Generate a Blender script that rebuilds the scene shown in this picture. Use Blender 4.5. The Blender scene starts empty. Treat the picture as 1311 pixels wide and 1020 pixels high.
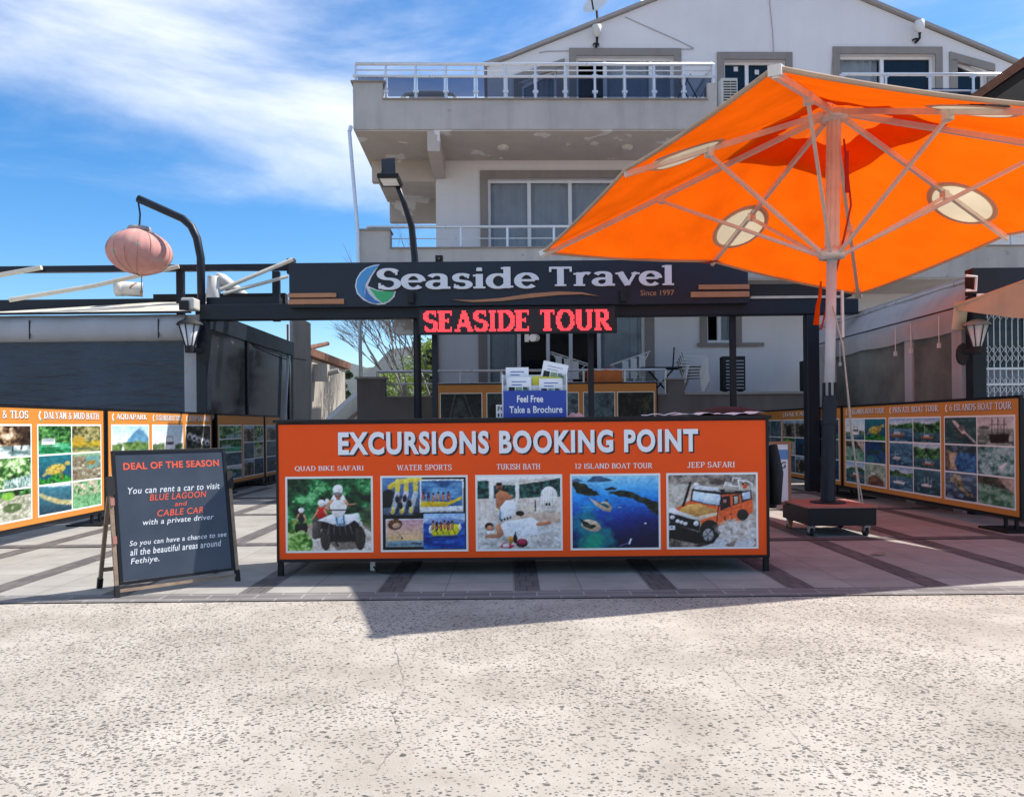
import bpy, bmesh, math, random
import numpy as np
from mathutils import Vector, Matrix
from mathutils.geometry import delaunay_2d_cdt
R_ = math.radians
random.seed(7)
S = bpy.context.scene
COL = S.collection
# ------------------------------------------------------------------ camera, sky, sun, exposure
CH, CF, CR = 1.3, 1000.0, R_(0.55)
cd = bpy.data.cameras.new("camera"); cam = bpy.data.objects.new("camera", cd); COL.objects.link(cam)
cd.sensor_width = 36; cd.lens = 36*CF/1311.0; cd.shift_y = 35/1311.0; cd.clip_end = 3000; cd.clip_start = .05
cam.matrix_world = Matrix.Translation((0, 0, CH)) @ Matrix.Rotation(CR, 4, 'Y') @ Matrix.Rotation(R_(90), 4, 'X')
S.camera = cam
SUNV = Vector((.722, .299, 1.0)).normalized()
sd = bpy.data.lights.new("sun", 'SUN'); so = bpy.data.objects.new("sun", sd); COL.objects.link(so)
sd.energy = 3.15; sd.angle = R_(.5); sd.color = (1, .95, .87)
so.rotation_euler = SUNV.to_track_quat('Z', 'Y').to_euler(); so.location = (6, 3, 30)
W = bpy.data.worlds.new("World"); S.world = W; W.use_nodes = True
wt = W.node_tree; wt.nodes.clear()
def wn(t, **k):
    n = wt.nodes.new(t)
    for a, b in k.items(): setattr(n, a, b)
    return n
sky = wn('ShaderNodeTexSky', sky_type='NISHITA', sun_disc=False)
sky.sun_elevation = math.asin(SUNV.z); sky.sun_rotation = math.atan2(SUNV.x, SUNV.y)
sky.air_density = .9; sky.dust_density = .6; sky.ozone_density = 2.0
hs = wn('ShaderNodeHueSaturation'); hs.inputs['Saturation'].default_value = 1.38; hs.inputs['Value'].default_value = .66
wt.links.new(sky.outputs[0], hs.inputs['Color'])
tc = wn('ShaderNodeTexCoord')
mp = wn('ShaderNodeMapping'); mp.inputs['Scale'].default_value = (1.0, 1.0, 3.4); mp.inputs['Rotation'].default_value = (0, R_(-24), 0)
wt.links.new(tc.outputs['Generated'], mp.inputs[0])
nz = wn('ShaderNodeTexNoise'); nz.inputs['Scale'].default_value = 2.3; nz.inputs['Detail'].default_value = 9; nz.inputs['Roughness'].default_value = .58; nz.inputs['Distortion'].default_value = .35
wt.links.new(mp.outputs[0], nz.inputs['Vector'])
dp = wn('ShaderNodeVectorMath', operation='DOT_PRODUCT'); dp.inputs[1].default_value = (.29, -.205, 1.0)
wt.links.new(tc.outputs['Generated'], dp.inputs[0])
dq = wn('ShaderNodeVectorMath', operation='DOT_PRODUCT'); dq.inputs[1].default_value = (1.0, -.16, 0.0)
wt.links.new(tc.outputs['Generated'], dq.inputs[0])
def wmath(op, a, b, clamp=False):
    n = wn('ShaderNodeMath', operation=op); n.use_clamp = clamp
    for i, x in enumerate((a, b)):
        if isinstance(x, (int, float)): n.inputs[i].default_value = x
        else: wt.links.new(x, n.inputs[i])
    return n.outputs[0]
m1 = wmath('MULTIPLY', dp.outputs['Value'], 6.5)
m1 = wmath('MINIMUM', m1, .38)
mneg = wmath('MULTIPLY', wmath('MAXIMUM', dq.outputs['Value'], 0), 1.5)
m2 = wmath('SUBTRACT', m1, wmath('MINIMUM', mneg, .5))
m3 = wmath('ADD', m2, wmath('MULTIPLY', wmath('SUBTRACT', nz.outputs['Fac'], .5), 2.5))
m4 = wmath('ADD', m3, .27)
cr = wn('ShaderNodeMapRange', interpolation_type='SMOOTHSTEP'); cr.inputs['From Min'].default_value = .0; cr.inputs['From Max'].default_value = 1.3
wt.links.new(m4, cr.inputs['Value'])
mx = wn('ShaderNodeMix', data_type='RGBA')
nz2 = wn('ShaderNodeTexNoise'); nz2.inputs['Scale'].default_value = 3.1; nz2.inputs['Detail'].default_value = 6
wt.links.new(mp.outputs[0], nz2.inputs['Vector'])
ccr = wn('ShaderNodeMix', data_type='RGBA'); ccr.inputs[6].default_value = (2.6, 3.0, 3.7, 1); ccr.inputs[7].default_value = (4.0, 4.1, 4.4, 1)
wt.links.new(nz2.outputs['Fac'], ccr.inputs[0])
wt.links.new(cr.outputs[0], mx.inputs[0]); wt.links.new(hs.outputs[0], mx.inputs[6]); wt.links.new(ccr.outputs[2], mx.inputs[7])
bg = wn('ShaderNodeBackground'); bg.inputs['Strength'].default_value = .145
wt.links.new(mx.outputs[2], bg.inputs['Color'])
wo = wn('ShaderNodeOutputWorld'); wt.links.new(bg.outputs[0], wo.inputs['Surface'])
S.view_settings.view_transform = 'Standard'; S.view_settings.look = 'None'; S.view_settings.exposure = 1.1; S.view_settings.gamma = 1
S.cycles.max_bounces = 8; S.cycles.transparent_max_bounces = 12
# ------------------------------------------------------------------ helpers
def at(u, v, Y):
    "real point at depth Y seen at photo pixel (u, v)"
    du, dv = u-655.5, 545-v; c, s = math.cos(CR), math.sin(CR)
    return Vector(((du*c+dv*s)/CF*Y, Y, CH+(-du*s+dv*c)/CF*Y))
def lin(c):
    return tuple((x/255/12.92 if x/255 <= .04045 else ((x/255+.055)/1.055)**2.4) for x in c)
MATS = {}
def mat(name, col, rough=.7, var=.12, scale=3.0, bump=.0, bscale=60, metal=0, spec=.5, streak=0, patch=None, coords='Object', emit=None, grime=0):
    if name in MATS: return MATS[name]
    m = bpy.data.materials.new(name); m.use_nodes = True; nt = m.node_tree; N = nt.nodes; L = nt.links
    b = N['Principled BSDF']; b.inputs['Roughness'].default_value = rough; b.inputs['Metallic'].default_value = metal
    b.inputs['Specular IOR Level'].default_value = spec
    t = N.new('ShaderNodeTexCoord'); geo = t.outputs[coords]
    n = N.new('ShaderNodeTexNoise'); n.inputs['Scale'].default_value = scale; n.inputs['Detail'].default_value = 8; n.inputs['Roughness'].default_value = .6
    L.new(geo, n.inputs['Vector'])
    r = N.new('ShaderNodeMapRange'); r.inputs['From Min'].default_value = .3; r.inputs['From Max'].default_value = .7
    r.inputs['To Min'].default_value = 1-var; r.inputs['To Max'].default_value = 1+var*.6
    L.new(n.outputs['Fac'], r.inputs['Value'])
    mul = N.new('ShaderNodeVectorMath'); mul.operation = 'SCALE'; mul.inputs[0].default_value = col[:3]
    L.new(r.outputs[0], mul.inputs['Scale']); out = mul.outputs[0]
    if streak:
        mp_ = N.new('ShaderNodeMapping'); mp_.inputs['Scale'].default_value = (2.2, 2.2, .22); L.new(geo, mp_.inputs[0])
        n2 = N.new('ShaderNodeTexNoise'); n2.inputs['Scale'].default_value = 1.6; n2.inputs['Detail'].default_value = 6; L.new(mp_.outputs[0], n2.inputs['Vector'])
        r2 = N.new('ShaderNodeMapRange'); r2.inputs['From Min'].default_value = .5; r2.inputs['From Max'].default_value = .75; r2.inputs['To Min'].default_value = 1; r2.inputs['To Max'].default_value = 1-streak
        L.new(n2.outputs['Fac'], r2.inputs['Value'])
        m2_ = N.new('ShaderNodeVectorMath'); m2_.operation = 'SCALE'; L.new(out, m2_.inputs[0]); L.new(r2.outputs[0], m2_.inputs['Scale']); out = m2_.outputs[0]
    if patch:
        pc, th, ps = patch
        n3 = N.new('ShaderNodeTexNoise'); n3.inputs['Scale'].default_value = ps; n3.inputs['Detail'].default_value = 5; L.new(geo, n3.inputs['Vector'])
        r3 = N.new('ShaderNodeMapRange'); r3.inputs['From Min'].default_value = th; r3.inputs['From Max'].default_value = th+.015; L.new(n3.outputs['Fac'], r3.inputs['Value'])
        mm = N.new('ShaderNodeMix'); mm.data_type = 'RGBA'; L.new(r3.outputs[0], mm.inputs[0]); L.new(out, mm.inputs[6]); mm.inputs[7].default_value = (*pc, 1); out = mm.outputs[2]
    L.new(out, b.inputs['Base Color'])
    rr = N.new('ShaderNodeMapRange'); rr.inputs['To Min'].default_value = max(0, rough-.12); rr.inputs['To Max'].default_value = min(1, rough+.12)
    L.new(n.outputs['Fac'], rr.inputs['Value']); L.new(rr.outputs[0], b.inputs['Roughness'])
    if bump:
        nb = N.new('ShaderNodeTexNoise'); nb.inputs['Scale'].default_value = bscale; nb.inputs['Detail'].default_value = 4; L.new(geo, nb.inputs['Vector'])
        bp = N.new('ShaderNodeBump'); bp.inputs['Strength'].default_value = bump; bp.inputs['Distance'].default_value = .01
        L.new(nb.outputs['Fac'], bp.inputs['Height']); L.new(bp.outputs[0], b.inputs['Normal'])
    if emit:
        b.inputs['Emission Color'].default_value = (*emit[0], 1); b.inputs['Emission Strength'].default_value = emit[1]
    MATS[name] = m; return m
def glass(name, tint=(.8, .85, .9), a=.62, rough=.02, base=(.02, .025, .03)):
    if name in MATS: return MATS[name]
    m = bpy.data.materials.new(name); m.use_nodes = True; N = m.node_tree.nodes; L = m.node_tree.links
    b = N['Principled BSDF']; b.inputs['Base Color'].default_value = (*base, 1); b.inputs['Roughness'].default_value = rough; b.inputs['Specular IOR Level'].default_value = .8
    tr = N.new('ShaderNodeBsdfTransparent'); tr.inputs[0].default_value = (*tint, 1)
    mx_ = N.new('ShaderNodeMixShader'); mx_.inputs[0].default_value = 1-a
    nb = N.new('ShaderNodeTexNoise'); nb.inputs['Scale'].default_value = 1.3; bp = N.new('ShaderNodeBump'); bp.inputs['Strength'].default_value = .08; bp.inputs['Distance'].default_value = .05
    t = N.new('ShaderNodeTexCoord'); L.new(t.outputs['Object'], nb.inputs['Vector']); L.new(nb.outputs['Fac'], bp.inputs['Height']); L.new(bp.outputs[0], b.inputs['Normal'])
    L.new(tr.outputs[0], mx_.inputs[1]); L.new(b.outputs[0], mx_.inputs[2]); L.new(mx_.outputs[0], N['Material Output'].inputs['Surface'])
    MATS[name] = m; return m

class MB:
    def __init__(s): s.v = []; s.f = []
    def add(s, vs, fs):
        o = len(s.v); s.v += [tuple(p) for p in vs]; s.f += [tuple(i+o for i in f) for f in fs]; return s
    def box(s, x0, x1, y0, y1, z0, z1):
        x0, x1 = sorted((x0, x1)); y0, y1 = sorted((y0, y1)); z0, z1 = sorted((z0, z1))
        return s.add([(x, y, z) for z in (z0, z1) for y in (y0, y1) for x in (x0, x1)],
                     [(0, 2, 3, 1), (4, 5, 7, 6), (0, 1, 5, 4), (2, 6, 7, 3), (0, 4, 6, 2), (1, 3, 7, 5)])
    def quad(s, a, b, c, d): return s.add([a, b, c, d], [(0, 1, 2, 3)])
    def bar(s, p, q, w, h=None, up=(0, 0, 1)):
        p, q = Vector(p), Vector(q); h = h or w; d = (q-p).normalized(); up = Vector(up)
        if abs(d.dot(up)) > .98: up = Vector((0, 1, 0))
        x = d.cross(up).normalized(); y = x.cross(d).normalized()
        vs = [e+x*sx*w/2+y*sy*h/2 for e in (p, q) for sx, sy in ((-1, -1), (1, -1), (1, 1), (-1, 1))]
        return s.add(vs, [(3, 2, 1, 0), (4, 5, 6, 7)]+[(i, (i+1) % 4, (i+1) % 4+4, i+4) for i in range(4)])
    def tube(s, pts, r, n=10, cap=True):
        pts = [Vector(p) for p in pts]; rs = r if isinstance(r, (list, tuple)) else [r]*len(pts); o = len(s.v); x = None
        for i, p in enumerate(pts):
            d = (pts[min(i+1, len(pts)-1)]-pts[max(i-1, 0)]).normalized()
            if x is None: x = d.cross(Vector((0, 0, 1)) if abs(d.z) < .95 else Vector((1, 0, 0))).normalized()
            x = (x-d*x.dot(d)).normalized(); y = d.cross(x)
            for k in range(n):
                a = 2*math.pi*k/n; s.v.append(tuple(p+(x*math.cos(a)+y*math.sin(a))*rs[i]))
        for i in range(len(pts)-1):
            for k in range(n): s.f.append((o+i*n+k, o+i*n+(k+1) % n, o+(i+1)*n+(k+1) % n, o+(i+1)*n+k))
        if cap: s.f.append(tuple(o+k for k in range(n))[::-1]); s.f.append(tuple(o+(len(pts)-1)*n+k for k in range(n)))
        return s
    def lathe(s, prof, c=(0, 0, 0), n=24):
        o = len(s.v)
        for r, z in prof:
            for k in range(n): a = 2*math.pi*k/n; s.v.append((c[0]+r*math.cos(a), c[1]+r*math.sin(a), c[2]+z))
        for i in range(len(prof)-1):
            for k in range(n): s.f.append((o+i*n+k, o+i*n+(k+1) % n, o+(i+1)*n+(k+1) % n, o+(i+1)*n+k))
        return s
    def prism(s, pts, d0, d1, axis='y'):
        "polygon in the (x,z) plane extruded along y (or (y,z) along x, or (x,y) along z)"
        n = len(pts)
        def P(p, d): return {'y': (p[0], d, p[1]), 'x': (d, p[0], p[1]), 'z': (p[0], p[1], d)}[axis]
        return s.add([P(p, d0) for p in pts]+[P(p, d1) for p in pts], [tuple(range(n)), tuple(range(2*n-1, n-1, -1))]+[(i, i+n, (i+1) % n+n, (i+1) % n) for i in range(n)])
    def tri2d(s, tris, verts, d0, d1=None):
        "flat triangles in (x,z); with d1 also walls and a back"
        o = len(s.v); s.v += [(x, d0, z) for x, z in verts]; s.f += [tuple(i+o for i in t) for t in tris]
        if d1 is not None:
            cnt = {}
            for t in tris:
                for i in range(3):
                    a, b = t[i], t[(i+1) % 3]; cnt[(a, b)] = cnt.get((a, b), 0)+1
            n = len(verts); s.v += [(x, d1, z) for x, z in verts]
            for (a, b) in cnt:
                if (b, a) not in cnt: s.f.append((o+b, o+a, o+a+n, o+b+n))
        return s
    def build(s, name, m, parent=None, world=False, smooth=False, bevel=0, recalc=True):
        me = bpy.data.meshes.new(name); vs = s.v
        if world and parent is not None:
            inv = (Matrix.Translation(parent.location) @ parent.rotation_euler.to_matrix().to_4x4()).inverted()
            if parent.parent is not None:
                g = parent.parent; inv = inv @ (Matrix.Translation(g.location) @ g.rotation_euler.to_matrix().to_4x4()).inverted()
            vs = [tuple(inv @ Vector(v)) for v in vs]
        me.from_pydata(vs, [], s.f); me.update()
        if recalc:
            bm = bmesh.new(); bm.from_mesh(me); bmesh.ops.recalc_face_normals(bm, faces=bm.faces); bm.to_mesh(me); bm.free()
        o = bpy.data.objects.new(name, me); COL.objects.link(o)
        if m: me.materials.append(m)
        if smooth:
            for p in me.polygons: p.use_smooth = True
        if bevel:
            b = o.modifiers.new("bevel", 'BEVEL'); b.width = bevel; b.segments = 2; b.limit_method = 'ANGLE'
        if parent is not None: o.parent = parent
        return o
def thing(name, label, cat, loc=(0, 0, 0), rot=(0, 0, 0), group=None):
    o = bpy.data.objects.new(name, None); COL.objects.link(o); o.location = loc; o.rotation_euler = rot; o.empty_display_size = .2
    o['label'] = label; o['category'] = cat
    if group: o['group'] = group
    return o
def tag(o, label, cat, group=None):
    o['label'] = label; o['category'] = cat
    if group: o['group'] = group
    return o
def struct(o): o['kind'] = 'structure'; return o
def copy_tree(o, parent=None):
    c = o.copy(); COL.objects.link(c)
    if parent is not None: c.parent = parent
    for ch in list(o.children): copy_tree(ch, c)
    return c
# ------------------------------------------------------------------ lettering
def font_mesh(text, bold=0.0, shear=0.0, spacing=1.0):
    cu = bpy.data.curves.new("lettering", 'FONT'); cu.body = text; cu.offset = bold; cu.shear = shear; cu.space_character = spacing; cu.resolution_u = 4
    o = bpy.data.objects.new("lettering", cu); COL.objects.link(o)
    dg = bpy.context.evaluated_depsgraph_get(); me = bpy.data.meshes.new_from_object(o.evaluated_get(dg))
    vs = [(v.co.x, v.co.y) for v in me.vertices]; fs = [tuple(p.vertices) for p in me.polygons]
    bpy.data.objects.remove(o); bpy.data.curves.remove(cu); bpy.data.meshes.remove(me)
    return vs, fs
def put2d(mb, vs, fs, x0, x1, z0, z1, y, depth=0, z_ref=None):
    "fit flat shapes into the rectangle x0..x1, z0..z1 on the plane y (facing -y)"
    X0, X1 = min(p[0] for p in vs), max(p[0] for p in vs); lo, hi = z_ref or (min(p[1] for p in vs), max(p[1] for p in vs))
    q = [(x0+(p[0]-X0)/(X1-X0)*(x1-x0), z0+(p[1]-lo)/(hi-lo)*(z1-z0)) for p in vs]
    tr = []
    for f in fs:
        for i in range(1, len(f)-1): tr.append((f[0], f[i], f[i+1]))
    mb.tri2d(tr, q, y, y+depth if depth else None); return mb
def arc(cx, cy, rx, ry, a0, a1, n=14):
    return [(cx+rx*math.cos(R_(a0+(a1-a0)*i/n)), cy+ry*math.sin(R_(a0+(a1-a0)*i/n))) for i in range(n+1)]
def G_():
    g = {}
    V = lambda x, a=0, b=1, s=3: [('v', x, a, b, s)]
    H = lambda x0, x1, y, t=0: [('h', x0, x1, y, t)]
    st = lambda pts, w=None: [('s', pts, w)]
    sf = lambda x, y, h=.15: [('f', x, y, h)]
    g['A'] = (.92, st([(.14, 0), (.46, 1)], .11)+st([(.46, 1), (.80, 0)])+H(.24, .68, .32)+sf(.13, 0)+sf(.80, 0))
    g['B'] = (.80, V(.18)+st([(.18, .96)]+arc(.42, .74, .23, .22, 90, -90)+[(.18, .52)])+st([(.18, .52)]+arc(.44, .28, .26, .24, 90, -90)+[(.18, .04)]))
    g['C'] = (.84, st(arc(.46, .5, .36, .47, 40, 320, 24))+[('v', .76, .62, .94, 0, .08)])
    g['D'] = (.88, V(.18)+st([(.18, .96)]+arc(.40, .5, .38, .46, 90, -90, 20)+[(.18, .04)]))
    g['E'] = (.78, V(.18)+H(.18, .68, .955, -1)+H(.18, .52, .52)+H(.18, .70, .045, 1)+[('v', .50, .40, .64, 0, .06)])
    g['F'] = (.74, V(.18)+H(.18, .68, .955, -1)+H(.18, .52, .52)+[('v', .50, .40, .64, 0, .06)])
    g['G'] = (.9, st(arc(.46, .5, .36, .47, 40, 330, 24))+[('v', .76, .64, .94, 0, .08)]+V(.74, .08, .46, 0)+sf(.74, .46))
    g['H'] = (.94, V(.18)+V(.74)+H(.18, .74, .52))
    g['I'] = (.40, V(.2))
    g['J'] = (.60, st([(.38, 1), (.38, .22)]+arc(.22, .2, .16, .18, 0, -170, 10))+sf(.38, 1))
    g['K'] = (.90, V(.18)+st([(.2, .42), (.68, .98)], .1)+st([(.34, .56), (.74, .02)])+sf(.70, 1, .12)+sf(.76, 0, .13))
    g['L'] = (.74, V(.18)+H(.18, .68, .045, 1))
    g['M'] = (1.08, V(.16)+V(.90)+st([(.16, 1), (.53, .12)])+st([(.53, .12), (.90, 1)], .1))
    g['N'] = (.94, V(.16)+V(.76)+st([(.16, 1), (.76, 0)]))
    g['O'] = (.94, st(arc(.47, .5, .37, .47, 0, 360, 32)))
    g['P'] = (.76, V(.18)+st([(.18, .96)]+arc(.42, .71, .25, .25, 90, -90)+[(.18, .46)]))
    g['Q'] = (.94, st(arc(.47, .5, .37, .47, 0, 360, 32))+st([(.46, .2), (.86, -.12)], .12))
    g['R'] = (.88, V(.18)+st([(.18, .96)]+arc(.42, .73, .23, .23, 90, -90)+[(.18, .50)])+st([(.40, .5), (.74, .02)])+sf(.77, 0, .12))
    g['S'] = (.74, st(arc(.37, .74, .25, .235, 25, 270, 18)+arc(.37, .265, .27, .24, 88, -155, 18))+[('v', .60, .70, .97, 0, .07), ('v', .10, .03, .30, 0, .07)])
    g['T'] = (.82, V(.41)+H(.05, .77, .955)+[('v', .08, .74, 1, 0, .07), ('v', .74, .74, 1, 0, .07)])
    g['U'] = (.92, st([(.18, 1), (.18, .32)]+arc(.45, .32, .27, .29, 180, 360, 14)+[(.72, 1)])+sf(.18, 1)+sf(.72, 1))
    g['V'] = (.90, st([(.14, 1), (.45, 0)])+st([(.45, 0), (.78, 1)], .1)+sf(.14, 1)+sf(.78, 1))
    g['W'] = (1.2, st([(.12, 1), (.36, 0)])+st([(.36, 0), (.6, .95)], .1)+st([(.6, .95), (.84, 0)])+st([(.84, 0), (1.08, 1)], .1)+sf(.12, 1)+sf(1.08, 1))
    g['Y'] = (.86, st([(.12, 1), (.43, .46)])+st([(.43, .46), (.74, 1)], .1)+V(.43, 0, .48, 1)+sf(.12, 1)+sf(.76, 1))
    g['&'] = (.9, st([(.80, .02), (.22, .78)]+arc(.36, .82, .15, .14, 180, 0, 8)+[(.5, .74), (.16, .34)]+arc(.36, .22, .25, .2, 150, 330, 12)+[(.76, .48)], .12))
    g['1'] = (.5, V(.27, 0, 1, 1)+st([(.08, .80), (.27, .98)], .1))
    g['2'] = (.72, st(arc(.36, .71, .25, .24, 160, -30, 14)+[(.10, .06)])+H(.08, .64, .05, 1))
    g['6'] = (.76, st([(.6, .94)]+arc(.42, .5, .32, .44, 80, 190, 10)+arc(.37, .3, .27, .27, 180, 540, 20)))
    # lower case for the big sign
    g['e'] = (.74, H(.12, .62, .375)+st(arc(.37, .36, .27, .335, 3, 318, 22)))
    g['a'] = (.78, st(arc(.34, .53, .21, .165, 160, 0, 12))+V(.55, .06, .53, 0)+H(.50, .74, .05)+st([(.55, .40)]+arc(.32, .205, .22, .175, 75, 300, 14)+[(.55, .16)]))
    g['s'] = (.62, st(arc(.31, .53, .19, .165, 25, 270, 14)+arc(.31, .195, .215, .165, 88, -155, 14))+[('v', .49, .50, .70, 0, .06), ('v', .10, .02, .22, 0, .06)])
    g['i'] = (.40, V(.21, 0, .70, 1)+sf(.14, .67, .12)+[('v', .21, .85, 1.0, 0, .17), ('v', .21, .87, 1.02, 0, .11)])
    g['d'] = (.86, V(.64, 0, 1.04, 0)+st(arc(.38, .35, .27, .32, 40, 320, 22))+sf(.57, 1.02, .11)+sf(.72, .025, .11))
    g['r'] = (.60, V(.2, 0, .70, 1)+sf(.13, .67, .12)+st([(.2, .42)]+arc(.42, .42, .2, .25, 160, 55, 8)))
    g['v'] = (.74, st([(.12, .7), (.38, .02)])+st([(.38, .02), (.63, .7)], .1)+sf(.12, .67, .14)+sf(.63, .67, .13))
    g['l'] = (.40, V(.2, 0, 1.04, 1)+sf(.13, 1.02, .12))
    return g
_gl = {}
GLY = None
def glyph(ch, thick, thin, srf=.075):
    global GLY
    key = (ch, thick, thin, srf)
    if key in _gl: return _gl[key]
    if GLY is None: GLY = G_()
    wd, ops = GLY[ch]; polys = []
    def rect(x0, x1, y0, y1): polys.append([(x0, y0), (x1, y0), (x1, y1), (x0, y1)])
    for op in ops:
        if op[0] == 'v':
            w = op[5] if len(op) > 5 else thick
            rect(op[1]-w/2, op[1]+w/2, op[2], op[3])
            if op[4] & 1: rect(op[1]-thick*.5-.075, op[1]+thick*.5+.075, op[2], op[2]+srf)
            if op[4] & 2: rect(op[1]-thick*.5-.075, op[1]+thick*.5+.075, op[3]-srf, op[3])
        elif op[0] == 'h':
            rect(op[1], op[2], op[3]-thin/2, op[3]+thin/2)
            if op[4]: t = op[4]; rect(op[2]-.07, op[2], op[3]-t*thin/2, op[3]+t*.2)
        elif op[0] == 'f': rect(op[1]-op[3], op[1]+op[3], max(0, op[2]-srf) if op[2] > .1 else op[2], op[2] if op[2] > .1 else op[2]+srf)
        else:
            p, w = [op[1][0]], op[2]; L_, R2 = [], []
            for q_ in op[1][1:]:
                if abs(q_[0]-p[-1][0])+abs(q_[1]-p[-1][1]) > 1e-4: p.append(q_)
            for i in range(len(p)):
                a = Vector(p[max(i-1, 0)]); b = Vector(p[min(i+1, len(p)-1)]); d = (b-a)
                if p[0] == p[-1] and i in (0, len(p)-1): d = Vector(p[1])-Vector(p[-2])
                d.normalize(); ww = w*(thick/.2) if w else thin+(thick-thin)*abs(d.y)**1.2
                nrm = Vector((-d.y, d.x))*ww/2; c = Vector(p[i]); L_.append(c+nrm); R2.append(c-nrm)
            for i in range(len(p)-1):
                q = [L_[i], R2[i], R2[i+1], L_[i+1]]
                polys.append([tuple(k) for k in q])
    vs, fs = [], []
    for po in polys:
        ar = sum(po[i][0]*po[(i+1) % 4][1]-po[(i+1) % 4][0]*po[i][1] for i in range(4))
        if ar < 0: po = po[::-1]
        o = len(vs); vs += [Vector((round(x, 5), round(y, 5))) for x, y in po]; fs.append(tuple(range(o, o+len(po))))
    rv, re, rf, _a, _b, of_ = delaunay_2d_cdt(vs, [], fs, 0, 1e-5); rf = [f for f, g0 in zip(rf, of_) if len(g0)]
    _gl[key] = (wd, [(v.x, v.y) for v in rv], [tuple(f) for f in rf]); return _gl[key]
def serif(text, thick=.2, thin=.1, track=0.0, srf=.075):
    vs, fs, x = [], [], 0
    for ch in text:
        if ch == ' ': x += .42; continue
        w, v, f = glyph(ch, thick, thin, srf); o = len(vs)
        vs += [(px+x, py) for px, py in v]; fs += [tuple(i+o for i in t) for t in f]; x += w+track
    return vs, fs
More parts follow.
